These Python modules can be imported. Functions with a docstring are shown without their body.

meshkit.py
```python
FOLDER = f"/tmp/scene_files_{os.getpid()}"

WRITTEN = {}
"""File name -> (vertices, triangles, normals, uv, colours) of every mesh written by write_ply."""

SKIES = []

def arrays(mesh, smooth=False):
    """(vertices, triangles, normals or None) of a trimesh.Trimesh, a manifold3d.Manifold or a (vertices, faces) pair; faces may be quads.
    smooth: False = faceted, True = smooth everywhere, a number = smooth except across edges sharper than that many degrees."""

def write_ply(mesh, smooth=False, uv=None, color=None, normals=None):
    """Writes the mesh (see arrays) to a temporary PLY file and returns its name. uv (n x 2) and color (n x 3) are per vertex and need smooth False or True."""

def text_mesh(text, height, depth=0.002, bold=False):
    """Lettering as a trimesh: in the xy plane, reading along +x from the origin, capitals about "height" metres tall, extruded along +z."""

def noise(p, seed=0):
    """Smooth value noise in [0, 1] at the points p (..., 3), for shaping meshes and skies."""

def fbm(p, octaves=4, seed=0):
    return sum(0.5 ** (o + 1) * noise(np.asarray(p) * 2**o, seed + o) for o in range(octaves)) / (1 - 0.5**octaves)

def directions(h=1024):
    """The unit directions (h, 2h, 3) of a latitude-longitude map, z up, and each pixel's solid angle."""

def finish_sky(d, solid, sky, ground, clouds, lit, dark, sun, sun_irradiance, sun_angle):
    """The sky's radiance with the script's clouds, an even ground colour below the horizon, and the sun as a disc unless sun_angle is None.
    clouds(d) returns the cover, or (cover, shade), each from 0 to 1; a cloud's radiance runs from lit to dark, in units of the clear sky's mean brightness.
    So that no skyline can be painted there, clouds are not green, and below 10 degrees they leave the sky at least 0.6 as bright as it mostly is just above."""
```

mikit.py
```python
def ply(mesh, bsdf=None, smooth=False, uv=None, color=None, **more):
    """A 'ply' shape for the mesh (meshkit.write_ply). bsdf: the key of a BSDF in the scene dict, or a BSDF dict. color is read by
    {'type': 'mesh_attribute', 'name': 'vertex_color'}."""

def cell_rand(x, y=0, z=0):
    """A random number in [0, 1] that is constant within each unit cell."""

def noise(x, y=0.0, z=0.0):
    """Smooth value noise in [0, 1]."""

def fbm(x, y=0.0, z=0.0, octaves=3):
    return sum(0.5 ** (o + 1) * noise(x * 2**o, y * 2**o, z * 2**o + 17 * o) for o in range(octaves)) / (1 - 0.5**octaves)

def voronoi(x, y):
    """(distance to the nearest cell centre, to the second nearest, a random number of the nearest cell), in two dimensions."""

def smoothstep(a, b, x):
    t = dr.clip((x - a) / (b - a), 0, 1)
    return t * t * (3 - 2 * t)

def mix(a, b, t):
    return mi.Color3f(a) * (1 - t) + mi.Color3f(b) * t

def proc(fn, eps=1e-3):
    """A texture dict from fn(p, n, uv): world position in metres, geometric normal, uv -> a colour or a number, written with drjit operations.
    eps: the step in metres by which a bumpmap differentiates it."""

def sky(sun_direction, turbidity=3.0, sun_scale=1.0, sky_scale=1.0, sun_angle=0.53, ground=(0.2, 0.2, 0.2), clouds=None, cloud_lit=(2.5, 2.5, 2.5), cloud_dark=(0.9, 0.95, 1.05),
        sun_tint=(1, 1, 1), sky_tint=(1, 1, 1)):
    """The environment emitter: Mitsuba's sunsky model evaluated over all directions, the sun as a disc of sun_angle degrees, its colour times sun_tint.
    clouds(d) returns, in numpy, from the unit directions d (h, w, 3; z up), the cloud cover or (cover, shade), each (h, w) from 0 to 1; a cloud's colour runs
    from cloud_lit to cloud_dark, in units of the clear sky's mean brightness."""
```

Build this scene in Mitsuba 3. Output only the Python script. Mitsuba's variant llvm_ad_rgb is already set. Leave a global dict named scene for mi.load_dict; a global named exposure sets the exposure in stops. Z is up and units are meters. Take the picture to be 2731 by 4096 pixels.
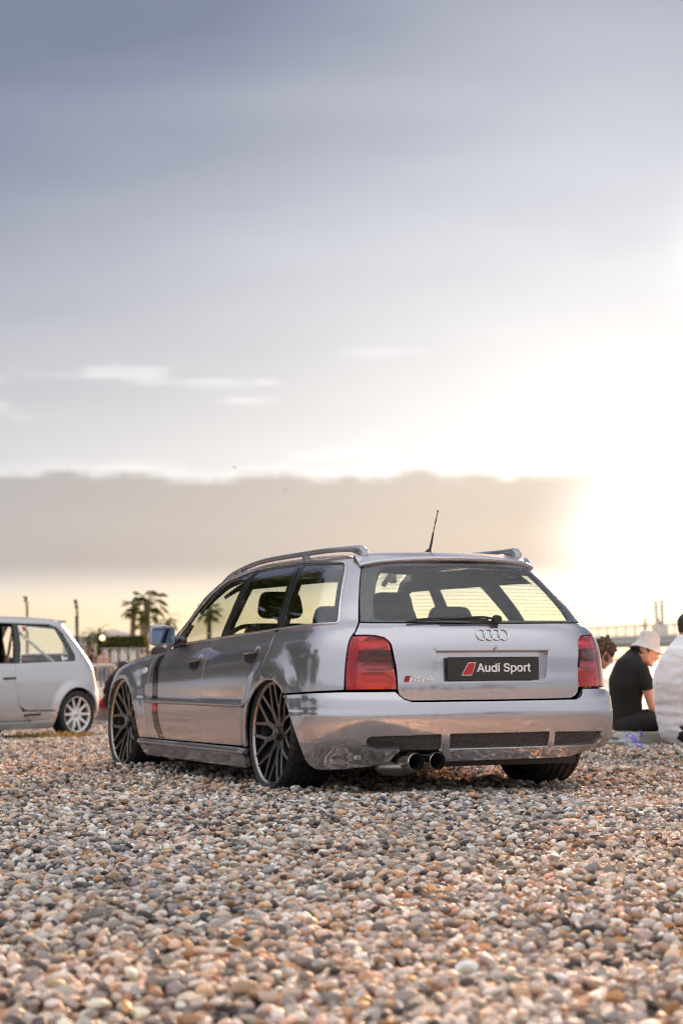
import math, numpy as np, trimesh, mitsuba as mi, drjit as dr, mikit, meshkit
import manifold3d as m3
from shapely.geometry import Polygon, LineString, Point, box as sbox
from shapely import contains_xy
from scipy.spatial import Delaunay
from scipy.interpolate import PchipInterpolator as PC
from mikit import proc, noise, fbm, voronoi, cell_rand, smoothstep, mix
T = mi.ScalarTransform4f
scene, labels = {}, {}

# ------------------------------------------------------------------ camera, sky, exposure
CAM = np.array([-4.8814, -9.0153, 0.7096])
YAW, PITCH, ROLL = 0.41747, 0.07445, -0.0071
FW = np.array([math.sin(YAW) * math.cos(PITCH), math.cos(YAW) * math.cos(PITCH), math.sin(PITCH)])
RT = np.array([math.cos(YAW), -math.sin(YAW), 0.0])
UP = np.cross(RT, FW)
UP = -RT * math.sin(ROLL) + UP * math.cos(ROLL)
scene['camera'] = {'type': 'thinlens', 'fov': 19.456, 'fov_axis': 'x', 'near_clip': 0.1, 'far_clip': 6000.0,
                   'aperture_radius': 0.0085, 'focus_distance': 8.6,
                   'to_world': T().look_at(origin=CAM.tolist(), target=(CAM + FW).tolist(), up=UP.tolist())}
GF = np.array([math.sin(YAW), math.cos(YAW), 0.0])          # ground direction the lens faces


def V(r, d, z=0.0):
    """A point of the world: d metres ahead of where the photographer stands, r metres to the right, at height z."""
    p = CAM + RT * r + GF * d
    return np.array([p[0], p[1], z])


SUNS, CL = 6.0, 9.4
SUN = np.array([0.577, 0.792, 0.200])
GAP = np.array([0.5333, 0.8440, 0.0660])                        # where the low cloud thins


def clouds(d):
    """High thin veil, brightest round the sun and paler again opposite it; small tufts; one long low bank."""
    el = np.degrees(np.arcsin(np.clip(d[..., 2], -1, 1)))
    az = np.degrees(np.arctan2(d[..., 0], d[..., 1])) - math.degrees(math.atan2(GAP[0], GAP[1]))
    az = (az + 180) % 360 - 180
    gam, gsun = (np.degrees(np.arccos(np.clip(d @ (s / np.linalg.norm(s)), -1, 1))) for s in (GAP, SUN))
    sm = lambda a, b, x: np.clip((x - a) / (b - a), 0, 1) ** 2 * (3 - 2 * np.clip((x - a) / (b - a), 0, 1))
    f = lambda a, b, o, sd: meshkit.fbm(np.stack([az * a, el * b, 0 * el + sd], -1), o, sd)
    n, n2, n3 = f(.27, 1.7, 6, 14), f(.05, .14, 4, 9), f(.09, .5, 5, 21)
    b = .99 - .034 * np.minimum(el, 19) - .25 * sm(0, 24, np.abs(az)) + .20 * np.exp(-(gam / 6.5) ** 2) + .8 * np.exp(-(gam / 2.6) ** 2) + .40 * np.exp(-(gsun / 1.9) ** 2)
    b = b + .16 * (n2 - .5) * sm(2, 10, el) + .10 * (n3 - .5)
    back = sm(20, 95, np.abs(az))
    b = b * (1 - back) + back * (.74 + .28 * sm(16, 45, el))
    b = b * (1 - sm(19, 40, el)) + (.75 * (1 - back) + b * back) * sm(19, 40, el)
    veil = .82 + .13 * sm(6, 14, el)
    b = np.maximum(b, .23 + .08 * (n2 - .5))
    top = 5.35 + 0.45 * (f(.16, 0, 4, 2) - .5) + .55 * (f(1.1, .5, 5, 7) - .5)
    bank = sm(1.6, 2.9, el) * (1 - sm(top - .18, top + .14, el)) * (1 - .85 * sm(4.6, .2, np.abs(az - .8) + .4 * np.abs(el - 3.3)))
    tuft = .62 * sm(.58, .76, n) * sm(top - .1, top + .5, el) * (1 - sm(7.6, 9.8, el))
    rim = np.exp(-((el - top) / .22) ** 2) * .5
    shade = 1 - (b - .21) / 1.79
    shade = shade * (1 - .22 * tuft) - .16 * rim
    dark = .80 + .12 * (f(.05, .8, 4, 31) - .5) - .10 * sm(3.0, 1.2, el) + .04 * sm(2, 12, np.abs(az))
    shade = shade * (1 - bank) + bank * (1 - (1 - dark) * .84 / 1.79)
    veil = veil * (1 - bank) + bank * .72
    low = sm(2.8, 1.2, el)
    return veil * (1 - .58 * low), np.clip(shade, 0, 1)


scene['sky'] = mikit.sky(SUN.tolist(), turbidity=3.5, sun_scale=SUNS, sky_scale=1.0, sky_tint=(.95, .88, .87), sun_tint=(1.05, 1.0, 1.45), ground=(.2, .19, .18), sun_angle=3.4,
                         clouds=clouds, cloud_lit=(CL * 2.05, CL * 2.03, CL * 1.97), cloud_dark=(CL * .155, CL * .185, CL * .275))
exposure = 1.40

# ------------------------------------------------------------------ helpers
def num(key):
    if key not in scene and key not in labels:
        return key
    i = 1
    while f'{key}_{i:03d}' in scene or f'{key}_{i:03d}' in labels:
        i += 1
    return f'{key}_{i:03d}'


def thing(name, label, cat, group=None):
    k = num(name)
    labels[k] = {'label': label, 'category': cat}
    if group:
        labels[k]['group'] = group
    return k


def add(parent, name, mesh, bsdf, smooth=35, label=None, **more):
    k = num(f'{parent}__{name}') if parent else name
    scene[k] = mikit.ply(mesh, bsdf, smooth=smooth, **more)
    if label:
        labels[k] = {'label': label}
    return k


def addn(parent, name, v, f, n, bsdf, label=None):
    """A mesh with its own exact normals."""
    k = num(f'{parent}__{name}' if parent else name)
    path = meshkit.write_ply((v, f), True, normals=n)
    scene[k] = {'type': 'ply', 'filename': path, 'face_normals': False, 'bsdf': {'type': 'ref', 'id': bsdf}}
    if label:
        labels[k] = {'label': label}
    return k


def structure(name, mesh, bsdf, smooth=False, **more):
    scene[name] = mikit.ply(mesh, bsdf, smooth=smooth, **more)
    labels[name] = {'kind': 'structure'}


def cat(*ms):
    return trimesh.util.concatenate([m for m in ms if m is not None])


def box(x0, x1, y0, y1, z0, z1, c=0.0):
    """A box with chamfered edges."""
    b = np.array([[x, y, z] for x in (x0, x1) for y in (y0, y1) for z in (z0, z1)], float)
    if c <= 0:
        return trimesh.convex.convex_hull(b)
    ctr = b.mean(0)
    pts = []
    for p in b:
        s = np.sign(ctr - p)
        for k in range(3):
            q = p + s * c
            q[k] = p[k]
            pts.append(q)
    return trimesh.convex.convex_hull(np.array(pts))


def tube(points, r, sides=10, closed=False, caps=True, aspect=1.0):
    p = np.asarray(points, float)
    t = np.roll(p, -1, 0) - np.roll(p, 1, 0) if closed else np.gradient(p, axis=0)
    t /= np.linalg.norm(t, axis=1, keepdims=True) + 1e-12
    ref = np.array([0, 0, 1.0]) if np.abs(t[:, 2]).mean() < .8 else np.array([1.0, 0, 0])
    a = np.cross(t, ref)
    a /= np.linalg.norm(a, axis=1, keepdims=True) + 1e-12
    b = np.cross(a, t)
    r = np.broadcast_to(r, (len(p),))
    ang = np.arange(sides) * 2 * np.pi / sides
    v = p[:, None] + r[:, None, None] * (np.cos(ang)[None, :, None] * a[:, None] + aspect * np.sin(ang)[None, :, None] * b[:, None])
    n = len(p)
    f = []
    for i in range(n if closed else n - 1):
        j = (i + 1) % n
        for k in range(sides):
            m = (k + 1) % sides
            f += [[i * sides + k, j * sides + k, j * sides + m], [i * sides + k, j * sides + m, i * sides + m]]
    v = v.reshape(-1, 3)
    if caps and not closed:
        v = np.vstack([v, p[:1], p[-1:]])
        for k in range(sides):
            m = (k + 1) % sides
            f += [[len(v) - 2, k, m], [len(v) - 1, (n - 1) * sides + m, (n - 1) * sides + k]]
    return trimesh.Trimesh(v, np.array(f)[:, ::-1], process=False)


def smooth_path(pts, n=40, closed=False):
    p = np.asarray(pts, float)
    if closed:
        p = np.vstack([p, p[:1]])
    t = np.concatenate([[0], np.cumsum(np.linalg.norm(np.diff(p, axis=0), axis=1))])
    from scipy.interpolate import CubicSpline
    cs = CubicSpline(t, p, bc_type='periodic' if closed else 'natural')
    return cs(np.linspace(0, t[-1], n, endpoint=not closed))


def lathe(profile, n=48, axis='z'):
    """Closed or open profile of (r, h) turned about an axis."""
    pr = np.asarray(profile, float)
    a = np.arange(n) * 2 * np.pi / n
    v = np.stack([pr[None, :, 0] * np.cos(a)[:, None], pr[None, :, 0] * np.sin(a)[:, None], np.broadcast_to(pr[None, :, 1], (n, len(pr)))], -1)
    m = len(pr)
    f = []
    for i in range(n):
        j = (i + 1) % n
        for k in range(m - 1):
            f += [[i * m + k, j * m + k, j * m + k + 1], [i * m + k, j * m + k + 1, i * m + k + 1]]
    v = v.reshape(-1, 3)
    if axis == 'x':
        v = v[:, [2, 0, 1]]
    if axis == 'y':
        v = v[:, [1, 2, 0]]
    return trimesh.Trimesh(v, np.array(f), process=False)


def blob(bones, edge=.02, smooth=8):
    """One continuous body: each bone the hull of the spheres at its joints, joined, refined and smoothed."""
    parts = []
    for b in bones:
        pts = []
        for (c, r) in b:
            s = trimesh.creation.icosphere(subdivisions=2, radius=1.0).vertices
            pts.append(s * (np.asarray(r, float) if np.ndim(r) else r) + np.asarray(c, float))
        parts.append(m3.Manifold.hull_points(np.vstack(pts)))
    m = parts[0]
    for q in parts[1:]:
        m = m + q
    m = m.refine_to_length(edge)
    mm = m.to_mesh()
    t = trimesh.Trimesh(mm.vert_properties[:, :3], mm.tri_verts, process=True)
    if smooth:
        trimesh.smoothing.filter_taubin(t, lamb=.55, nu=.53, iterations=smooth)
    return t


def rot(axis, deg):
    return trimesh.transformations.rotation_matrix(math.radians(deg), axis)


def moved(m, M=None, off=(0, 0, 0)):
    m = m.copy()
    if M is not None:
        m.apply_transform(M)
    m.apply_translation(off)
    return m


def dense(pts, h, closed=True):
    out = []
    p = list(pts)
    for a, b in zip(p, p[1:] + p[:1] if closed else p[1:]):
        a, b = np.asarray(a), np.asarray(b)
        k = max(1, int(np.ceil(np.linalg.norm(b - a) / h)))
        out += [a + (b - a) * i / k for i in range(k)]
    if not closed:
        out.append(np.asarray(p[-1]))
    return np.array(out)


def panel(outline, surf, h=.03, depth=.014, bevel=.002, gap=.002, holes=(), round_r=.006, off=0.0, flip=False):
    """A sheet cut to a 2-D outline and laid on a surface surf(s, z): analytic normals, a rounded edge and a flange going in.
    Returns vertices, triangles, normals."""
    poly = Polygon(outline, list(holes)).buffer(0)
    poly = poly.buffer(-gap, join_style=2)
    if round_r:
        poly = poly.buffer(-round_r).buffer(2 * round_r).buffer(-round_r)
    poly = poly.buffer(-bevel) if bevel else poly
    polys = list(poly.geoms) if hasattr(poly, 'geoms') else [poly]
    V_, F_, N_ = [], [], []
    at = 0

    def pos(p, d=0.0):
        e = 1.5e-3
        P = surf(p[:, 0], p[:, 1])
        du = (surf(p[:, 0] + e, p[:, 1]) - surf(p[:, 0] - e, p[:, 1]))
        dv = (surf(p[:, 0], p[:, 1] + e) - surf(p[:, 0], p[:, 1] - e))
        n = np.cross(dv, du)
        n /= np.linalg.norm(n, axis=1, keepdims=True) + 1e-15
        if flip:
            n = -n
        return P + n * (off + d), n, du, dv

    for pg in polys:
        if pg.area < 1e-6:
            continue
        rings = [dense(list(r.simplify(.0006).coords)[:-1], h * .7) for r in [pg.exterior, *pg.interiors]]
        b = np.vstack(rings)
        x0, y0, x1, y1 = pg.bounds
        gx, gy = np.meshgrid(np.arange(x0 + h / 2, x1, h), np.arange(y0 + h / 2, y1, h))
        g = np.stack([gx.ravel(), gy.ravel()], 1)
        g[::2] += 1e-4
        inner = pg.buffer(-.45 * h)
        g = g[contains_xy(inner, g[:, 0], g[:, 1])] if not inner.is_empty else g[:0]
        p = np.vstack([b, g])
        tri = Delaunay(p).simplices
        c = p[tri].mean(1)
        tri = tri[contains_xy(pg, c[:, 0], c[:, 1])]
        P, n, _, _ = pos(p)
        fn = np.cross(P[tri[:, 1]] - P[tri[:, 0]], P[tri[:, 2]] - P[tri[:, 0]])
        ar = np.linalg.norm(fn, axis=1)
        tri, fn = tri[ar > 1e-10], fn[ar > 1e-10]
        bad = (fn * n[tri[:, 0]]).sum(1) < 0
        tri[bad] = tri[bad][:, ::-1]
        V_.append(P), N_.append(n), F_.append(tri + at)
        at += len(P)
        if depth:
            for ri, r in enumerate(rings):
                t = np.roll(r, -1, 0) - np.roll(r, 1, 0)
                area = .5 * np.sum(r[:, 0] * np.roll(r[:, 1], -1) - np.roll(r[:, 0], -1) * r[:, 1])
                o = np.stack([t[:, 1], -t[:, 0]], 1) * (1 if area > 0 else -1) * (1 if ri == 0 else -1)
                o /= np.linalg.norm(o, axis=1, keepdims=True) + 1e-12
                P0, n0, du, dv = pos(r)
                E = du * o[:, :1] + dv * o[:, 1:]
                E /= np.linalg.norm(E, axis=1, keepdims=True) + 1e-15
                P1, n1, _, _ = pos(r + o * bevel, -bevel)
                P2 = P1 - n1 * (depth - bevel)
                m = len(r)
                rows = [(P0, n0), (P1, (n0 + E) * .7071), (P1, E), (P2, E)] if bevel else [(P0, E), (P2, E)]
                for P_, n_ in rows:
                    V_.append(P_), N_.append(n_)
                i = np.arange(m)
                j = (i + 1) % m
                for k in range(0, len(rows) - 1, 2) if bevel else [0]:
                    a0, a1 = at + k * m, at + (k + 1) * m
                    q = np.vstack([np.stack([a0 + i, a1 + i, a1 + j], 1), np.stack([a0 + i, a1 + j, a0 + j], 1)])
                    vv, nn = np.vstack(V_), np.vstack(N_)
                    fn = np.cross(vv[q[:, 1]] - vv[q[:, 0]], vv[q[:, 2]] - vv[q[:, 0]])
                    s_ = (fn * nn[q[:, 0]]).sum(1) < 0
                    q[s_] = q[s_][:, ::-1]
                    F_.append(q)
                at += len(rows) * m
    return np.vstack(V_), np.vstack(F_), np.vstack(N_)


def mirror(vfn):
    v, f, n = vfn
    k = np.array([-1, 1, 1])
    return v * k, f[:, ::-1], n * k


def rgb(*c):
    return {'type': 'rgb', 'value': list(c)}


def pbr(key, color, rough=.5, metal=0.0, spec=.5, coat=0.0, sheen=0.0, bump=None, bscale=1.0, two=True):
    b = {'type': 'principled', 'base_color': color if isinstance(color, dict) else rgb(*color), 'roughness': rough, 'metallic': metal, 'specular': spec}
    if coat:
        b['clearcoat'] = coat
        b['clearcoat_gloss'] = .95
    if sheen:
        b['sheen'] = sheen
    if bump is not None:
        b = {'type': 'bumpmap', 'arbitrary': bump, 'scale': bscale, 'bsdf': b}
    scene[key] = {'type': 'twosided', 'bsdf': b} if two else b


def thin_glass(key, tint):
    scene[key] = {'type': 'thindielectric', 'int_ior': 1.52, 'specular_transmittance': rgb(*tint)}


def leafmat(key, c, trans=.8):
    scene[key] = {'type': 'principledthin', 'base_color': c if isinstance(c, dict) else rgb(*c), 'roughness': .6, 'diff_trans': trans, 'spec_trans': 0.0}
# ------------------------------------------------------------------ materials
scene['car_paint'] = {'type': 'twosided', 'bsdf': {'type': 'blendbsdf', 'weight': .52,
    'a': {'type': 'principled', 'base_color': rgb(.44, .425, .465), 'metallic': .80, 'roughness': .33, 'specular': .5},
    'b': {'type': 'roughconductor', 'alpha': .010, 'specular_reflectance': rgb(.64, .63, .66)}}}
scene['left_car_paint'] = {'type': 'twosided', 'bsdf': {'type': 'blendbsdf', 'weight': .22,
    'a': {'type': 'principled', 'base_color': rgb(.48, .48, .49), 'metallic': .5, 'roughness': .42, 'specular': .5},
    'b': {'type': 'roughconductor', 'alpha': .03, 'specular_reflectance': rgb(.8, .8, .8)}}}
pbr('satin_silver', (.38, .37, .40), .3, .9)
pbr('chrome', (.78, .78, .80), .10, 1.0)
pbr('dark_chrome', (.33, .32, .34), .18, 1.0)
pbr('black_gloss', (.010, .010, .011), .06, 0, .6, 1.0)
pbr('black_plastic', (.022, .022, .023), .5)
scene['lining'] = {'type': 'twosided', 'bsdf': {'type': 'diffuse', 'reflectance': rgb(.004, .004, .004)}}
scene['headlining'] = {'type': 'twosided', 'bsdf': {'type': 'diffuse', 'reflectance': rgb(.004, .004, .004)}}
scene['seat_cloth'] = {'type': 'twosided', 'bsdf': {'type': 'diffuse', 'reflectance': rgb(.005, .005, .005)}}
pbr('rim_metal', (.155, .147, .147), .22, .9)
pbr('rim_edge', (.40, .36, .33), .18, 1.0)
pbr('silencer_steel', (.26, .24, .22), .3, 1.0)
pbr('barrel_metal', (.05, .048, .048), .45, .6)
pbr('brake_metal', (.30, .28, .27), .35, .9)
pbr('caliper_paint', (.05, .05, .055), .35)
pbr('exhaust_steel', (.62, .58, .54), .13, 1.0)
pbr('rubber', (.020, .0195, .019), .62, 0, .4)
pbr('mesh_insert', proc(lambda p, n, uv: mix((.008, .008, .008), (.045, .043, .04), smoothstep(.30, .36, voronoi((p.x - p.y) * 95, p.z * 110)[0]))), .5)
pbr('lamp_red', (.32, .006, .010), .10, 0, .5, .6)
pbr('lamp_case', (.022, .004, .005), .2, 0, .5)
ribs = proc(lambda p, n, uv: .0016 * dr.abs(dr.sin(p.z * 560)) + .0010 * dr.abs(dr.sin((p.x - p.y) * 420)), eps=4e-4)
ribsv = proc(lambda p, n, uv: .0016 * dr.abs(dr.sin((p.x - p.y) * 560)), eps=4e-4)
pbr('reflector', (.95, .93, .93), .22, 1.0, bump=ribsv)
pbr('reflector_grid', (.95, .92, .90), .26, 1.0, bump=ribs)
pbr('reflector_amber', (.42, .26, .16), .25, .9, bump=ribsv)
pbr('reflector_fine', (.85, .80, .82), .24, 1.0, bump=ribsv)
thin_glass('lamp_brake', (.98, .12, .13))
thin_glass('lamp_fog', (.98, .22, .13))
thin_glass('lamp_side', (.74, .035, .085))
thin_glass('lamp_dark', (.55, .20, .19))
thin_glass('lamp_clear', (.93, .42, .45))
for k_ in ('lamp_brake', 'lamp_fog', 'lamp_side', 'lamp_dark', 'lamp_clear'):
    scene[k_]['int_ior'] = 1.36
pbr('plate_dark', (.028, .027, .026), .35)
pbr('badge_metal', (.86, .84, .82), .3, .5)
pbr('white_paint', (.78, .78, .78), .4)
pbr('badge_red', (.50, .03, .035), .3)
pbr('slash_red', (.28, .012, .016), .25)
pbr('mirror_glass', (.17, .22, .32), .02, 1.0)
scene['window_glass'] = {'type': 'thindielectric', 'int_ior': 1.52, 'specular_transmittance': rgb(.91, .96, .91)}
scene['rear_glass'] = {'type': 'blendbsdf', 'weight': .095, 'a': {'type': 'thindielectric', 'int_ior': 1.06, 'specular_transmittance': rgb(.92, .97, .95)},
    'b': {'type': 'roughconductor', 'alpha': .28, 'specular_reflectance': rgb(.95, .95, .95)}}          # a film of salt and dust
# ------------------------------------------------------------------ estate car: its surfaces
def sst(a, b, x):
    t = np.clip((np.asarray(x, float) - a) / (b - a), 0, 1)
    return t * t * (3 - 2 * t)


_ph = np.linspace(0, np.pi / 2, 3001)
_ex, _ey = np.sin(_ph) ** (2 / 2.5), 1 - np.cos(_ph) ** (2 / 3.0)
_el = np.concatenate([[0], np.cumsum(np.hypot(np.diff(_ex * .87), np.diff(_ey * .6)))])
LC = float(_el[-1])                                              # metres round the rear corner
w_ = PC([.05, .10, .16, .25, .40, .55, .70, .80, .86, .90, 1.0, 1.1, 1.2, 1.235, 1.27, 1.32],
        [.79, .82, .845, .862, .870, .868, .856, .836, .808, .778, .728, .670, .602, .570, .52, .42])
yr_ = PC([.05, .45, .55, .65, .75, .83, .88, .90, 1.0, 1.1, 1.2, 1.235, 1.3],
         [.05, .05, .05, .055, .06, .08, .11, .135, .215, .30, .385, .42, .49])
wb_ = PC([.08, .14, .2, .3, .42, .5, .53, .56, .58], [.80, .845, .868, .884, .886, .884, .878, .866, .85])
yb_ = PC([.08, .14, .2, .3, .42, .5, .53, .56, .58], [.16, .09, .045, .006, -.004, .004, .016, .045, .07])
belt_ = PC([.3, 1.09, 1.84, 2.52, 3.05, 3.6, 4.2, 4.5], [.915, .893, .860, .810, .775, .715, .62, .56])
HUBS = ((.97, .315), (3.577, .315))
YA, YB, DF = .65, 3.75, .75


def flare(y, z):
    f = 0
    for hy, hz in HUBS:
        r = np.hypot(y - hy, (z - hz) * np.where(z < hz, .45, 1.0))
        f = f + .028 * (1 - sst(.34, .50, r)) + .004 * np.exp(-((r - .318) / .012) ** 2)
    return f


def ring(s, z, bumper=False):
    """The car's skin: s metres round the car from the middle of its tail (positive = left side), z height."""
    s, z = np.broadcast_arrays(np.asarray(s, float), np.asarray(z, float))
    sg, a = np.sign(s) + (s == 0), np.abs(s)
    yr = (yb_ if bumper else yr_)(z)
    ys = yr + .6
    k = (YB - ys) / (YB - YA)
    y = np.where(a < LC, yr + .6 * np.interp(a, _el, _ey), ys + (a - LC) * k)
    fr = np.clip(a - LC - (YB - YA), 0, LC) / LC                 # 0..1 round the front corner
    fa = np.interp((1 - fr) * LC, _el, _ex)
    yf = YB + DF * (1 - np.interp((1 - fr) * LC, _el, _ey)) - .30 * sst(.45, .9, z) * fr - .05 * sst(.3, .1, z) * fr
    y = np.where(fr > 0, yf, y)
    zz = z + (.905 - belt_(np.clip(y, .3, 4.5))) * sst(.45, .78, z) * (1 - sst(.88, 1.2, z))
    w = (wb_ if bumper else w_)(z if bumper else np.clip(zz, .05, 1.32))
    x = w * np.where(a < LC, np.interp(a, _el, _ex), 1.0)
    x = x - .10 * np.clip((y - 3.3) / 1.2, 0, 1) ** 2
    x = x * np.where(fr > 0, fa, 1.0)
    fl = flare(y, z) * sst(.35 * LC, .75 * LC, a) * (1 - sst(.25, .7, fr))
    if bumper:
        fl = fl - .030 * sst(.30, .20, z) * sst(.40, .62, a) * (1 - sst(.85, 1.05, a))
        y = y + .035 * sst(.30, .20, z) * sst(.40, .62, a) * (1 - sst(.85, 1.05, a))
        fl = fl + .004 * np.exp(-((z - .232) / .012) ** 2) * sst(.62, .70, a) * (1 - sst(.86, .98, a)) + .004 * sst(.455, .435, z)
    else:
        fl = fl + .004 * sst(.50, .47, z) * sst(LC, LC + .3, a)
    return np.stack([-sg * (x + fl), y, z], -1)


def S(*pts):
    """(y, z) on the car's side -> (s, z)."""
    out = []
    for y, z in pts:
        ys = float(yr_(z)) + .6
        if y >= YB:                                              # front corner
            u = np.linspace(0, LC, 400)
            P = ring(LC + YB - YA + u, np.full(400, z))
            out.append((LC + YB - YA + float(np.interp(y, P[:, 1], u)), z))
        elif y >= ys:
            out.append((LC + (y - ys) * (YB - YA) / (YB - ys), z))
        else:
            out.append((float(np.interp((y - float(yr_(z))) / .6, _ey, _el)), z))
    return out


def both(name, outline, surf, bsdf, label=(None, None), **k):
    """The left panel and its mirror image."""
    m = panel(outline, surf, **k)
    a = addn(CAR, name, *m, bsdf, label[0])
    b = addn(CAR, name, *mirror(m), bsdf, label[1])
    return a, b


def sym(half):
    """Outline given on the left from top centre line to bottom centre line -> closed outline."""
    return list(half) + [(-s, z) for s, z in reversed(half) if abs(s) > 1e-9]


CAR = thing('estate_car', 'silver lowered estate car with dark multi-spoke wheels, seen from behind on the shingle', 'car')
bump = lambda s, z: ring(s, z, True)
APER = S((1.09, .884), (.75, .896)) + [(.893, .902), (.885, .92), (.893, 1.17), (.905, 1.212), (.925, 1.232), (.968, 1.239)] + \
    S((1.00, 1.250), (1.34, 1.262), (1.72, 1.260), (2.04, 1.244), (2.33, 1.196), (2.49, 1.125), (2.66, 1.02), (2.82, .90), (2.90, .815), (2.70, .818), (2.05, .846))
ROOFLINE = [(.62, 1.262), (.80, 1.277), (1.3, 1.288), (1.9, 1.284), (2.2, 1.258), (2.42, 1.205), (2.62, 1.105), (2.83, .955), (3.02, .82), (3.08, .778)]
ARCH_R = S((.745, .537), (.78, .558), (.83, .582), (.90, .602), (.96, .607), (1.02, .602), (1.09, .582), (1.16, .548), (1.22, .50), (1.262, .44), (1.280, .35), (1.288, .236))
side = [(.814, .557), (.811, .70), (.809, .75), (.803, .805), (.793, .833), (.777, .855), (.764, .905), (.774, 1.05), (.790, 1.214), (.802, 1.247)] + \
    S(*ROOFLINE[1:]) + S((2.95, .782), (2.90, .800)) + list(reversed(APER[:-2]))[0:0] + \
    S((2.90, .812)) + list(reversed(APER[:-3])) + \
    S((1.10, .870), (1.085, .84), (1.078, .745), (1.085, .69), (1.13, .63), (1.225, .552), (1.305, .45), (1.345, .32), (1.36, .236)) + \
    list(reversed(ARCH_R))
both('body_side', side, ring, 'car_paint', h=.024)
both('rear_door', S((2.053, .843), (1.60, .870), (1.10, .879), (1.085, .84), (1.078, .745), (1.085, .69), (1.13, .63), (1.225, .552), (1.305, .45), (1.345, .32), (1.36, .236),
     (2.09, .232), (2.092, .47), (2.092, .64), (2.085, .73), (2.062, .80)), ring, 'car_paint', h=.026)
FD = ((3.12, .765), (3.135, .745), (3.105, .685), (3.092, .56), (3.088, .46), (3.05, .324), (2.975, .228))
both('front_door', S((2.053, .843), (2.062, .80), (2.085, .73), (2.092, .64), (2.092, .47), (2.09, .232), *reversed(FD), (2.95, .785), (2.60, .812)), ring, 'car_paint', h=.026)
ARCH_F = ((3.20, .229), (3.235, .35), (3.275, .43), (3.335, .50), (3.41, .552), (3.50, .590), (3.58, .600), (3.67, .595), (3.76, .570), (3.83, .53), (3.89, .46), (3.92, .38))
SN = LC + YB - YA
both('front_fender', S(*FD) + S(*ARCH_F[:1]) + S(*ARCH_F[1:]) + [(SN + .14, .46), (SN + .36, .46), (SN + .36, .58)] + S((4.2, .612), (4.0, .648), (3.75, .690), (3.5, .728), (3.25, .753)), ring, 'car_paint', h=.022)
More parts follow.
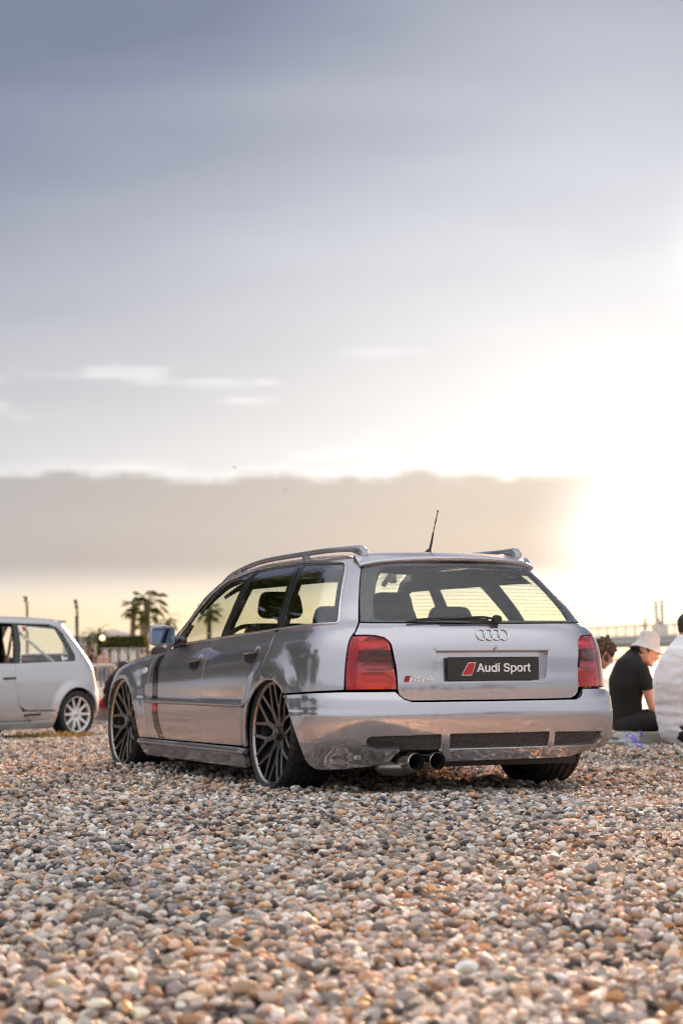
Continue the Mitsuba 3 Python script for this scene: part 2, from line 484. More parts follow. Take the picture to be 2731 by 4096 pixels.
both('front_bumper', S((3.92, .38)) + [(SN + .14, .455), (SN + .36, .455), (SN + LC, .455), (SN + LC, .13), (SN + .25, .13)] + S((3.99, .24), (3.94, .33)), ring, 'car_paint', h=.04, depth=.04)
both('headlight', [(SN + .365, .462), (SN + .80, .462), (SN + .80, .57), (SN + .365, .578)], ring, 'mirror_glass', h=.04)
both('front_grille', [(SN + .805, .462), (SN + LC, .462), (SN + LC, .57), (SN + .805, .57)], ring, 'mesh_insert', h=.04)
both('sill', S((3.19, .226), (1.295, .230), (1.315, .17), (1.40, .112), (3.16, .114), (3.185, .17)),
     lambda s, z: ring(s, z) + np.stack([-(.010 + .014 * np.exp(-((z - .203) / .013) ** 2) + .004 * sst(.15, .19, z)), 0 * z, 0 * z], -1), 'car_paint', h=.012, depth=.03)
both('side_moulding', S((3.12, .477), (3.125, .448), (1.335, .450), (1.32, .477)),
     lambda s, z: ring(s, z) + np.stack([-(.004 + .013 * np.cos((z - .4635) / .015 * 1.4)), 0 * z, 0 * z], -1), 'car_paint', h=.01, depth=.012, bevel=.001, gap=0)


def loft(rows_y, edge, crown, n=25, p=2.2, off=0.0):
    """A skin across the car from side line to side line; edge(y) -> (x, z); crown(y) its rise in the middle."""
    u = np.linspace(-1, 1, n)
    yy, uu = np.meshgrid(np.asarray(rows_y, float), u, indexing='ij')
    ex, ez = edge(yy)
    P = np.stack([ex * uu, yy, ez + crown(yy) * (1 - np.abs(uu) ** p) + off], -1)
    f = np.array([[i * n + j, i * n + j + 1, (i + 1) * n + j + 1, (i + 1) * n + j] for i in range(len(rows_y) - 1) for j in range(n - 1)])
    return P.reshape(-1, 3), np.vstack([f[:, [0, 1, 2]], f[:, [0, 2, 3]]])


_rl = np.array(ROOFLINE)
rl_ = PC(_rl[:, 0], _rl[:, 1])


def redge(y):
    z = rl_(y)
    s = np.array([S((float(a), float(b)))[0][0] for a, b in zip(np.ravel(y), np.ravel(z))])
    P = ring(s, np.ravel(z))
    return (-P[:, 0]).reshape(np.shape(y)) + .002, z + .001


yy = np.linspace(.64, 2.19, 34)
add(CAR, 'roof', loft(yy, redge, lambda y: .024 + 0 * y), 'car_paint', smooth=True)
add(CAR, 'headlining', loft(np.linspace(.68, 2.15, 14), lambda y: (redge(y)[0] + .02, redge(y)[1]), lambda y: .018 + 0 * y, off=-.030), 'headlining', smooth=True)
add(CAR, 'windscreen', loft(np.linspace(2.21, 3.02, 20), lambda y: (redge(y)[0] - .012, redge(y)[1]), lambda y: .024 + .078 * sst(2.2, 3.0, y)), 'window_glass', smooth=True)
hoodz = PC([3.03, 3.25, 3.5, 3.75, 4.0, 4.2, 4.45], [.782, .755, .730, .692, .650, .614, .566])


def hedge(y):
    P = np.vstack([ring(*S((float(a), float(b)))[0]) for a, b in zip(np.ravel(y), np.ravel(hoodz(y)))])
    return (-P[:, 0]).reshape(np.shape(y)) + .001, hoodz(y) + .001


add(CAR, 'bonnet', loft(np.linspace(3.03, 4.36, 30), hedge, lambda y: .075 - .02 * sst(3.6, 4.4, y), n=41, p=3.2), 'car_paint', smooth=True)

# windows
GF_ = S((2.70, .826), (2.80, .855), (2.735, .965), (2.615, 1.035), (2.47, 1.110), (2.27, 1.182), (2.045, 1.228), (1.985, 1.228), (2.035, .854))
GR_ = S((1.955, .858), (1.895, 1.236), (1.70, 1.246), (1.345, 1.246), (1.14, .885))
GR_ = S((1.955, .862), (1.945, 1.236), (1.70, 1.246), (1.365, 1.247), (1.115, .889))
GQ_ = S((1.062, .896), (1.215, 1.00), (1.255, 1.246), (1.0, 1.240)) + [(.945, 1.222), (.918, 1.19), (.906, .93), (.915, .912)]
GQ_ = S((1.062, .896), (1.250, 1.246), (1.0, 1.238)) + [(.955, 1.226), (.922, 1.196), (.908, .93), (.918, .910)]
for nm, g in (('front_door_window', GF_), ('rear_door_window', GR_), ('rear_quarter_window', GQ_)):
    both(nm, g, ring, 'window_glass', h=.035, depth=0, bevel=0, gap=-.004, off=-.007)
both('window_frame', APER, ring, 'black_gloss', h=.03, depth=.03, off=-.003, holes=[GF_, GR_, GQ_], gap=.0015, round_r=.003)
# pillar posts standing out between the panes
for y0, y1 in ((2.005, 1.995), (1.09, 1.31)):
    yb0 = y0
    o = S((yb0 - .030, .865), (y1 - .028, 1.236), (y1 + .022, 1.236), (yb0 + .020, .860))
    both('pillar_cover', o, ring, 'black_gloss', h=.03, depth=.01, bevel=.002, off=.003)
trim = np.array(APER)
for sg in (1, -1):
    q = dense(trim, .03)
    P = ring(q[:, 0], q[:, 1])
    dn = ring(q[:, 0], q[:, 1] + .001) - P
    P = P * [sg, 1, 1]
    add(CAR, 'window_trim', tube(P + np.array([-.003 * sg, 0, 0]), .0065, 7, closed=True), 'chrome', smooth=60)
# tailgate
TG = [(0, .895), (.223, .896), (.45, .899), (.700, .902), (.757, .905), (.770, .856), (.786, .838), (.714, .839), (.658, .835), (.614, .825), (.587, .806), (.574, .786), (.561, .735), (.546, .678), (.539, .625), (.536, .562),
      (.530, .535), (.508, .515), (.472, .503), (.3, .5025), (0, .502)]
REC = [(.333, .750), (.322, .676), (.306, .610), (.292, .597), (-.292, .597), (-.306, .610), (-.322, .676), (-.333, .750)]
addn(CAR, 'tailgate', *panel(sym(TG), ring, h=.028, depth=.042, holes=[REC]), 'car_paint')
addn(CAR, 'plate_recess', *panel([(-.36, .57), (.36, .57), (.36, .77), (-.36, .77)], ring, h=.05, depth=0, bevel=0, gap=0, off=-.040, round_r=0), 'car_paint')
addn(CAR, 'tailgate_handle', *panel([(-.338, .752), (.338, .752), (.345, .765), (.340, .788), (.330, .793), (-.330, .793), (-.340, .788), (-.345, .765)], ring, h=.03, depth=.02, bevel=.005, gap=0, off=.010), 'car_paint')
RW = [(0, .897), (.45, .901), (.70, .904), (.757, .907), (.772, 1.05), (.788, 1.214), (.795, 1.236), (0, 1.236)]
CL_ = [(0, .918), (.45, .920), (.645, .922), (.672, .935), (.682, .975), (.672, 1.13), (.655, 1.18), (.625, 1.202), (0, 1.21)]
addn(CAR, 'rear_window', *panel(sym(RW), ring, h=.045, depth=0, bevel=0, gap=.003, round_r=0, off=-.001), 'rear_glass')
addn(CAR, 'rear_window_border', *panel(sym(RW), ring, h=.03, depth=.02, gap=.004, round_r=.004, off=-.004, holes=[sym(CL_)]), 'black_gloss')
for k in range(13):
    z = .945 + .0195 * k
    sx = np.linspace(-.64, .64, 40)
    add(CAR, 'heating_wire', tube(ring(sx, np.full(40, z)) + [0, .004, 0], .0007, 4, caps=False), 'black_plastic', smooth=60)
# wiper
P0 = ring(-.05, .905) + np.array([0, -.028, 0])
arm = [ring(s, z) + np.array([0, -.030, 0.0]) for s, z in ((-.05, .915), (0, .925), (.15, .924), (.30, .919))]
wp = num(CAR + '__wiper')
add(CAR, 'wiper', cat(tube(smooth_path(arm, 14), np.linspace(.012, .006, 14), 8, aspect=.6),
                      moved(lathe([(0, -.03), (.022, -.03), (.024, .0), (.017, .016), (0, .02)], 16, 'y'), rot([1, 0, 0], 0), ring(-.05, .912) + np.array([0, -.02, .004])),
                      tube(np.array([ring(s, .903 + .012 * (1 - ((s - .24) / .28) ** 2)) + np.array([0, -.017, 0]) for s in np.linspace(-.03, .50, 16)]), .006, 6),
                      tube(np.array([ring(s, .914 + .010 * (1 - ((s - .24) / .25) ** 2)) + np.array([0, -.024, 0]) for s in np.linspace(0, .45, 14)]), .004, 6)), 'black_plastic', label='black rear window wiper lying along the bottom of the glass')
# spoiler: a closed section carried across the car, its lip hanging over the glass
SPX = .525


def spsec(x):
    k = abs(x) / SPX
    yl = .400 + .175 * k ** 2.4
    zt = 1.264 - .022 * k ** 2.0 - .016 * k ** 10
    yf = .645
    zr = float(rl_(.645)) + .025 * (1 - min(1, abs(x) / .545) ** 2.2) + .002
    return k, yl, zt, yf, zr


rows = []
xs = np.concatenate([np.linspace(-SPX, -.46, 8), np.linspace(-.44, .44, 31), np.linspace(.46, SPX, 8)])
for x in xs:
    k, yl, zt, yf, zr = spsec(x)
    e = 1 - .35 * max(0, (k - .9) / .1) ** 2
    top = [(yf + (yl + .03 - yf) * t, zr + (zt - zr) * (t * t * .75 + t * .25)) for t in (0, .25, .5, .75, 1)]
    sec = top + [(yl + .010, zt - .004), (yl + .002, zt - .010), (yl, zt - .018), (yl + .004, zt - .030 * e), (yl + .012, zt - .035 * e), (yl + .045, zt - .040 * e),
                 (yl + .060, zt - .052 * e), (yf + .0, zt - .058 * e), (yf + .01, zr - .012)]
    rows.append([(x, y, z) for y, z in sec])
rows = np.array(rows)
nr, nc = rows.shape[:2]
f = np.array([[i * nc + j, (i + 1) * nc + j, (i + 1) * nc + (j + 1) % nc, i * nc + (j + 1) % nc] for i in range(nr - 1) for j in range(nc)])
sp = trimesh.Trimesh(rows.reshape(-1, 3), np.vstack([f[:, [0, 1, 2]], f[:, [0, 2, 3]]] + [np.array([[e * nc, e * nc + j, e * nc + j + 1]]) for e in (0, nr - 1) for j in range(1, nc - 1)]), process=False)
sp.fix_normals()
add(CAR, 'roof_spoiler', sp, 'car_paint', smooth=40)
us = []
for x in np.linspace(-.44, .44, 31):
    k, yl, zt, yf, zr = spsec(x)
    us.append([(x, yl + .010, zt - .0375), (x, yl + .045, zt - .0425), (x, yl + .062, zt - .055), (x, yl + .10, zt - .062)])
us = np.array(us)
nr, nc = us.shape[:2]
f = np.array([[i * nc + j, (i + 1) * nc + j, (i + 1) * nc + j + 1, i * nc + j + 1] for i in range(nr - 1) for j in range(nc - 1)])
add(CAR, 'spoiler_underside', (us.reshape(-1, 3), f), 'black_gloss', smooth=40)
# tail lights
LAMP = [(.788, .833), (.714, .8345), (.658, .830), (.616, .820), (.592, .802), (.580, .783), (.567, .734), (.552, .678), (.545, .625), (.542, .560), (.808, .557), (.807, .70), (.805, .75), (.799, .803)]
LENS = [('brake_lens', [(.744, .829), (.714, .830), (.658, .8255), (.620, .816), (.597, .799), (.585, .781), (.580, .763), (.744, .763)], 'lamp_brake'),
        ('indicator_lens', [(.744, .759), (.580, .759), (.567, .700), (.744, .700)], 'lamp_dark'),
        ('reverse_lens', [(.744, .696), (.566, .696), (.556, .656), (.744, .656)], 'lamp_clear'),
        ('fog_lens', [(.744, .652), (.556, .652), (.549, .622), (.547, .565), (.744, .563)], 'lamp_fog'),
        ('side_lens', [(.783, .829), (.748, .829), (.748, .563), (.803, .562), (.802, .70), (.800, .75), (.794, .800)], 'lamp_side')]
INW = np.array([.47, .88, 0])


def bowl(cs, cz, rs, rz, deep, base=.016):
    """A reflector: a shallow bowl sunk behind the lens."""
    return lambda s, z: ring(s, z) + (base + deep * np.clip(1 - ((s - cs) / rs) ** 2 - ((z - cz) / rz) ** 2, 0, 1) ** .5)[..., None] * INW


REFL = [('reflector', LENS[0][1], bowl(.660, .792, .075, .036, .030), 'reflector'), ('reflector', LENS[1][1], bowl(.630, .730, .055, .028, .020), 'reflector_amber'),
        ('reflector', LENS[2][1], bowl(.640, .676, .09, .02, .016), 'reflector_fine'), ('reflector', LENS[3][1], bowl(.655, .606, .095, .042, .030), 'reflector_grid'), ('reflector', LENS[4][1], bowl(.772, .69, .03, .14, .016), 'reflector')]
for sg, lb in ((1, 'left'), (-1, 'right')):
    m = panel([(s, z) for s, z in LAMP], ring, h=.02, depth=.02, bevel=.002, off=-.055, gap=.001)
    tl = addn(CAR, 'tail_light', *(m if sg > 0 else mirror(m)), 'lamp_case', 'red tail light on the %s rear corner' % lb)
    fr_ = panel(LAMP, ring, h=.014, depth=.05, bevel=.003, off=.002, gap=.001, round_r=.003, holes=[o for _, o, _ in LENS])
    addn(tl, 'surround', *(fr_ if sg > 0 else mirror(fr_)), 'lamp_case')
    for nm, o, sf, mt in REFL:
        m = panel(o, sf, h=.008, depth=0, bevel=0, gap=-.002, round_r=0)
        addn(tl, nm, *(m if sg > 0 else mirror(m)), mt)
    for nm, o, mt in LENS:
        m = panel(o, ring, h=.016, depth=.004, bevel=.0015, off=.0035, gap=-.001, round_r=.004)
        addn(tl, nm, *(m if sg > 0 else mirror(m)), mt)
# rear bumper
BP = [(0, .4985), (.3, .4985), (.475, .4985), (.512, .512), (.536, .532), (.550, .554), (.70, .554), (.81, .553), (1.05, .546)] + [(1.345, .532), (1.30, .485), (1.245, .415), (1.20, .345), (1.155, .275), (1.105, .205), (1.06, .165), (1.00, .147), (.923, .144),
      (.80, .153), (.62, .176), (.585, .196), (.56, .226), (.535, .243), (.50, .2475), (.34, .2475), (.315, .240), (.300, .222), (.292, .190), (0, .192)]
SL = [[(.700, .300), (.692, .316), (.672, .3235), (.324, .331), (.321, .259), (.655, .2545), (.685, .262), (.697, .276)],
      [(.274, .332), (-.284, .332), (-.279, .260), (.273, .259)], None]
SL[2] = [(-s, z) for s, z in SL[0]]
BPR = [q for q in BP if q[1] > .27 and q[0] > .01] + [(1.12, .255), (1.06, .232), (1.0, .224), (.90, .226), (.80, .230), (.70, .222), (.573, .207), (.478, .196), (.3, .1925)]
BP2 = list(BP) + [(-s, z) for s, z in reversed(BPR)]
bpn = addn(CAR, 'rear_bumper', *panel(BP2, bump, h=.026, depth=.055, bevel=.004, holes=SL), 'car_paint')
for o in SL:
    c = Polygon(o).buffer(.012)
    addn(bpn, 'grille_insert', *panel(list(c.exterior.coords)[:-1], bump, h=.04, depth=0, bevel=0, gap=0, off=-.022, round_r=0), 'mesh_insert')
# badges, plate and lock
yc = lambda x, z: float(ring(-x, z)[1])
rg = num(CAR + '__ring_badge')
tor = []
for k in range(4):
    a = np.linspace(0, 2 * np.pi, 40, endpoint=False)
    x = (k - 1.5) * .0425 + .0275 * np.cos(a)
    z = .838 + .0275 * np.sin(a)
    tor.append(tube(np.array([[p, yc(p, q) - .005 - .001 * (k % 2), q] for p, q in zip(x, z)]), .0042, 8, closed=True))
add(CAR, 'ring_badge', cat(*tor), 'chrome', smooth=60, label='badge of four interlocked chrome rings')
lk = lathe([(0, -.004), (.011, -.004), (.013, 0), (.013, .006)], 24, 'y')
lk = add(CAR, 'boot_lock', moved(lk, None, (-.002, yc(0, .768) - .014, .769)), 'chrome')
add(lk, 'keyhole', moved(box(-.0018, .0018, -.001, .001, -.006, .006), None, (-.002, yc(0, .768) - .0185, .769)), 'black_plastic')


def word(parent, name, text, x0, x1, z0, h, y0, bsdf, bold=True, depth=.002, italic=0.0, label=None, follow=False):
    t = meshkit.text_mesh(text, h, depth, bold)
    v = np.array(t.vertices)
    lo, hi = v[:, 0].min(), v[:, 0].max()
    x = x0 + (v[:, 0] - lo) / (hi - lo) * (x1 - x0) + italic * v[:, 1]
    y = y0 - v[:, 2] if not follow else np.array([yc(a, z0) for a in x]) - y0 - v[:, 2]
    return add(parent, name, trimesh.Trimesh(np.stack([x, y, z0 + v[:, 1]], 1), np.array(t.faces), process=False), bsdf, smooth=False, label=label)


def prism(pts, y0, y1, yfun=None):
    m = trimesh.creation.extrude_polygon(Polygon(pts), 1.0, engine='earcut')
    v = np.array(m.vertices)
    yb = np.array([yfun(a, b) for a, b in v[:, :2]]) if yfun else 0
    return trimesh.Trimesh(np.stack([v[:, 0], yb + y1 + v[:, 2] * (y0 - y1), v[:, 1]], 1), m.faces, process=False)


PL = num(CAR + '__number_plate')
PY = .062
pl = add(CAR, 'number_plate', box(-.262, .262, PY, PY + .022, .601, .722, .003), 'plate_dark', label='dark show plate with white lettering')
word(pl, 'lettering', 'Audi Sport', -.103, .211, .6465, .0415, PY, 'white_paint')
add(pl, 'logo_border', prism([(-.192, .6285), (-.152, .694), (-.107, .694), (-.133, .6285)], PY - .0012, PY), 'white_paint', smooth=False)
add(pl, 'logo', prism([(-.187, .6315), (-.1505, .691), (-.1115, .691), (-.1345, .6315)], PY - .0022, PY - .001), 'badge_red', smooth=False)
bg = num(CAR + '__model_badge')
yq = lambda x, z: yc(x, z)
bg = add(CAR, 'model_badge', prism([(-.506, .596), (-.494, .632), (-.4535, .632), (-.468, .596)], -.005, .0, yq), 'chrome', smooth=False, label='small chrome and red letter badge on the tailgate')
add(bg, 'slash', prism([(-.5022, .598), (-.4922, .6302), (-.457, .6302), (-.4695, .598)], -.0065, -.004, yq), 'slash_red', smooth=False)
word(bg, 'lettering', 'RS', -.474, -.402, .600, .024, .003, 'badge_metal', True, .006, .22, follow=True)
word(bg, 'lettering', '4', -.386, -.352, .602, .025, .003, 'badge_metal', True, .006, .22, follow=True)
# exhaust
for x in (-.483, -.364):
    t = add(CAR, 'exhaust_tip', moved(lathe([(.039, .22), (.039, .004), (.0402, -.001), (.0425, -.005), (.0452, -.001), (.046, .006), (.045, .22)], 40, 'y'), None, (x, .004, .200)), 'exhaust_steel')
    add(t, 'bore', moved(lathe([(0, .14), (.0386, .14), (.0386, .006)], 32, 'y'), None, (x, .004, .200)), 'black_plastic')
add(CAR, 'silencer', moved(trimesh.creation.icosphere(3, 1.0), np.diag([.12, .12, .048, 1]), (-.485, .22, .166)), 'silencer_steel', smooth=True)
# underside, arch liners
add(CAR, 'floor_pan', cat(box(-.60, .60, .28, 4.1, .155, .20), box(-.80, .80, 1.42, 3.1, .13, .2), box(-.56, .56, .20, .40, .20, .26)), 'black_plastic', smooth=False)
for hy, hz in HUBS:
    for sg in (-1, 1):
        a = np.radians(np.linspace(-25, 205, 40))
        pr = np.stack([np.cos(a) * .335, np.sin(a) * .315], 1)
        v = np.vstack([np.column_stack([np.full(40, sg * x), hy + pr[:, 0], hz + pr[:, 1] - (.0)]) for x in (.868, .55)] + [[[sg * .55, hy, hz]]])
        f = [[i, i + 1, 41 + i] for i in range(39)] + [[i, 41 + i, 40 + i] for i in range(39)] + [[40 + i, 41 + i, 80] for i in range(39)]
        add(CAR, 'arch_liner', (v, np.array(f)), 'black_plastic', smooth=40)
# cabin
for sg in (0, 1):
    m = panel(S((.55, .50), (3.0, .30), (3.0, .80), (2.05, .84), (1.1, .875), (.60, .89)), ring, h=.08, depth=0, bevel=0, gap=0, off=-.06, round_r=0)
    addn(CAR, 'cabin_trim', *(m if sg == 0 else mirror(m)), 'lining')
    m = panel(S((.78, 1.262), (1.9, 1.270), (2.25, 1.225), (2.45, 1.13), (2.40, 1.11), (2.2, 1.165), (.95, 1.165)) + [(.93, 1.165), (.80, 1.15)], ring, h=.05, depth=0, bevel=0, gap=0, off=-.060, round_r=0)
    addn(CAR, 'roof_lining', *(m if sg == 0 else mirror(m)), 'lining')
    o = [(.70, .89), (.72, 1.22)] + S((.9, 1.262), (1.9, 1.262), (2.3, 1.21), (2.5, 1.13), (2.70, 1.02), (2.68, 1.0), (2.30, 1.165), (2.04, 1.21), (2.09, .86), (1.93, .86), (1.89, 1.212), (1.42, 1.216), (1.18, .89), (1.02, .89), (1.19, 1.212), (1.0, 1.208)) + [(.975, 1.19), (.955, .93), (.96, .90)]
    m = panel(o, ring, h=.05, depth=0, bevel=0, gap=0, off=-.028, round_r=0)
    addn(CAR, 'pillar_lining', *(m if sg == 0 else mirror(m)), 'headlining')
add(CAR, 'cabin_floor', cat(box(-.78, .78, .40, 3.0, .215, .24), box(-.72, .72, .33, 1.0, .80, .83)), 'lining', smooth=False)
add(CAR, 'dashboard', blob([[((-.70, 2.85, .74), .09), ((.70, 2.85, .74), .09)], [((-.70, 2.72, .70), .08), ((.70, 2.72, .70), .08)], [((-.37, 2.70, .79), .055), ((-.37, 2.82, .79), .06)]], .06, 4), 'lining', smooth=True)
a = np.linspace(0, 2 * np.pi, 40, endpoint=False)
sw = add(CAR, 'steering_wheel', moved(cat(tube(np.stack([.185 * np.cos(a), .185 * np.sin(a), 0 * a], 1), .015, 8, closed=True), box(-.18, .18, -.02, .02, -.008, .008), box(-.02, .02, -.18, 0, -.008, .008), lathe([(0, -.03), (.06, -.02), (.06, .02), (0, .03)], 20)),
        rot([1, 0, 0], 65), (-.37, 2.50, .76)), 'seat_cloth')


def seat(x, y, w, zt, lean, hr=True):
    dy = lambda z: y - (z - .35) * lean
    s = add(CAR, 'seat', blob([[((x - w, dy(.40), .40), .075), ((x + w, dy(.40), .40), .075), ((x - w * .8, dy(zt), zt), .06), ((x + w * .8, dy(zt), zt), .06)],
                               [((x - w, y, .33), .08), ((x + w, y, .33), .08), ((x - w, y + .42, .36), .08), ((x + w, y + .42, .36), .08)]], .05, 6), 'seat_cloth', smooth=True)
    if hr:
        for hx in ([x] if w < .4 else [x - w * .64, x, x + w * .64]):
            h = zt + .135 if w < .4 else zt + .075
            add(s, 'headrest', blob([[((hx - .095, dy(h), h), .050), ((hx + .095, dy(h), h), .050), ((hx - .085, dy(h) + .005, h + (.07 if w < .4 else .045)), .045), ((hx + .085, dy(h), h + (.07 if w < .4 else .045)), .045)],
                                     [((hx, dy(h), zt), .012), ((hx, dy(h), h), .012)]], .03, 5), 'seat_cloth', smooth=True)


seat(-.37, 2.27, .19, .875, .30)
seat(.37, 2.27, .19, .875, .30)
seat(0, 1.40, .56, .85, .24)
# roof rails
for sg in (-1, 1):
    pts = [(.640, 1.262), (.640, 1.282), (.655, 1.298), (.70, 1.307), (.86, 1.311), (1.4, 1.313), (1.82, 1.308), (2.15, 1.292), (2.34, 1.266), (2.47, 1.230), (2.55, 1.193)]
    xr = lambda y: sg * (.500 - .035 * sst(.9, .62, y) + .045 * sst(2.2, 2.6, y))
    P = smooth_path([(xr(y), y, z) for y, z in pts], 70)
    rr = np.interp(np.linspace(0, 1, 70), [0, .03, .05, .08, .14, .9, 1], [.021, .021, .020, .018, .0155, .0155, .019])
    rl = add(CAR, 'roof_rail', tube(P, rr, 14, aspect=.95), 'satin_silver', smooth=60)
    foot = [(xr(.66), y, z) for y, z in ((.645, 1.255), (.66, 1.276), (.70, 1.290), (.78, 1.298))]
    add(rl, 'rail_foot', tube(smooth_path(foot, 12), np.linspace(.022, .010, 12), 12), 'satin_silver', smooth=60)
    for yy_ in (1.36, 2.36):
        zz_ = float(rl_(yy_))
        add(rl, 'rail_foot', box(xr(yy_) - .014, xr(yy_) + .014, yy_ - .03, yy_ + .03, zz_ - .03, float(np.interp(yy_, P[:, 1], P[:, 2])), .004), 'satin_silver', smooth=False)
# aerial
ae = add(CAR, 'aerial', cat(tube([(0, .80, 1.305), (0, .775, 1.35), (0, .752, 1.405)], [.008, .0065, .005], 8), tube([(0, .752, 1.405), (0, .692, 1.52)], [.0032, .0030], 8), tube([(0, .725, 1.458), (0, .715, 1.476)], .0042, 8),
        tube([(0, .695, 1.514), (0, .690, 1.524)], .0045, 8)), 'black_plastic', label='black roof aerial leaning backwards')
add(ae, 'aerial_base', moved(lathe([(.024, -.02), (.023, .008), (.010, .028), (0, .03)], 20), rot([1, 0, 0], 20), (0, .815, 1.290)), 'black_plastic')
# door mirrors
for sg in (-1, 1):
    c = np.array([sg * .935, 2.62, .872])
    sh = trimesh.creation.icosphere(4, 1.0)
    v = np.array(sh.vertices)
    v = np.sign(v) * np.abs(v) ** .62
    v[:, 0] *= .080; v[:, 2] *= .064; v[:, 1] *= np.where(v[:, 1] > 0, .085, .032)
    v[:, 2] *= 1 + .10 * v[:, 0] * (-sg) / .112 * -1
    hm = add(CAR, 'door_mirror', trimesh.Trimesh(v + c, sh.faces, process=False), 'car_paint', smooth=True)
    g = [(sx * .080 * q - sg * 0, sz * .064 * q2) for sx, sz, q, q2 in ((-.86, -.80, 1, 1), (.86, -.80, 1, 1), (.90, 0, 1, 1), (.84, .80, 1, 1), (-.84, .80, 1, 1), (-.90, 0, 1, 1))]
    fl_ = lambda s, z, c=c: np.stack([c[0] + s, c[1] - .034 + .0 * s, c[2] + z], -1)
    addn(hm, 'mirror_rim', *panel([(a * 1.09, b * 1.09) for a, b in g], fl_, h=.02, depth=.01, round_r=.02, gap=0, flip=True), 'car_paint')
    addn(hm, 'mirror_face', *panel(g, lambda s, z, c=c: np.stack([c[0] + s, c[1] - .0365 + .10 * s * 0 + .06 * z, c[2] + z], -1), h=.02, depth=.003, round_r=.018, gap=0, flip=True), 'mirror_glass')
    add(hm, 'mirror_arm', blob([[((sg * .80, 2.70, .83), .030), ((sg * .88, 2.66, .845), .030)], [((sg * .80, 2.76, .84), .03), ((sg * .79, 2.62, .84), .022)]], .02, 4), 'black_gloss', smooth=True)
    fr = S((2.80, .855), (2.72, .825), (2.90, .82))
# door handles
for sg in (1, -1):
    for y, z in ((2.27, .722), (1.345, .762)):
        def hs(s, q, k=1.0):
            return ring(s, q)
        o = S((y - .095, z + .012), (y - .085, z + .030), (y + .070, z + .022), (y + .095, z + .004), (y + .09, z - .016), (y - .07, z - .030), (y - .093, z - .014))
        m = panel(S((y - .110, z + .030), (y + .10, z + .012), (y + .07, z - .055), (y - .02, z - .070), (y - .092, z - .050)), ring, h=.015, depth=.0, bevel=0, off=.0018, gap=0, round_r=.02)
        dh = addn(CAR, 'door_handle_cup', *(m if sg > 0 else mirror(m)), 'dark_chrome')
        m = panel(S((y - .104, z + .036), (y + .100, z + .018), (y + .094, z - .016), (y - .100, z - .002)), lambda s, q: ring(s, q) + np.stack([-(.016 - 6 * (q - z - .006) ** 2), 0 * q, 0 * q], -1), h=.012, depth=.018, bevel=.003, gap=0, round_r=.01)
        addn(CAR, 'door_handle', *(m if sg > 0 else mirror(m)), 'car_paint')
# side repeaters
for sg in (1, -1):
    o = S(*[(3.195 + .042 * np.cos(t), .652 + .020 * np.sin(t)) for t in np.linspace(0, 2 * np.pi, 20, endpoint=False)])
    m = panel(o, ring, h=.012, depth=.012, bevel=.004, off=.008, gap=0, round_r=0)
    addn(CAR, 'side_repeater', *(m if sg > 0 else mirror(m)), 'badge_metal')
# stripe across the wing
ST = S((3.045, .741), (3.020, .685), (3.005, .626), (2.992, .556), (2.980, .436), (2.972, .362), (2.935, .290), (2.868, .230)) + S((2.765, .232), (2.83, .301), (2.868, .365), (2.878, .423), (2.884, .474), (2.905, .608), (2.928, .667), (2.935, .71), (2.952, .758))
off_ = lambda s, z: ring(s, z) + np.stack([-(.010 * np.exp(-((z - .463) / .018) ** 4)), 0 * z, 0 * z], -1)
for sg in (1, -1):
    m = panel(ST, off_, h=.02, depth=.0, bevel=0, off=.0016, gap=0, round_r=0)
    st = addn(CAR, 'wing_stripe', *(m if sg > 0 else mirror(m)), 'black_gloss', 'black vinyl stripe running down the wing with a red band')
    m = panel(S((2.978, .468), (2.975, .42), (2.885, .395), (2.882, .425), (2.884, .468)), off_, h=.02, depth=0, bevel=0, off=.0026, gap=0, round_r=0)
    addn(st, 'red_band', *(m if sg > 0 else mirror(m)), 'badge_red')
    for (yy_, zz_, rx, rz) in ((2.952, .628, .018, .018), (2.944, .582, .015, .020), (2.985, .712, .016, .010), (2.970, .69, .016, .008)):
        a = np.linspace(0, 2 * np.pi, 24, endpoint=False)
        o = S(*[(yy_ + rx * np.cos(t), zz_ + rz * np.sin(t)) for t in a])
        hle = S(*[(yy_ + .62 * rx * np.cos(t), zz_ + .7 * rz * np.sin(t)) for t in a])
        m = panel(o, off_, h=.008, depth=0, bevel=0, off=.0026, gap=0, round_r=0, holes=[hle])
        addn(st, 'mark', *(m if sg > 0 else mirror(m)), 'dark_chrome')


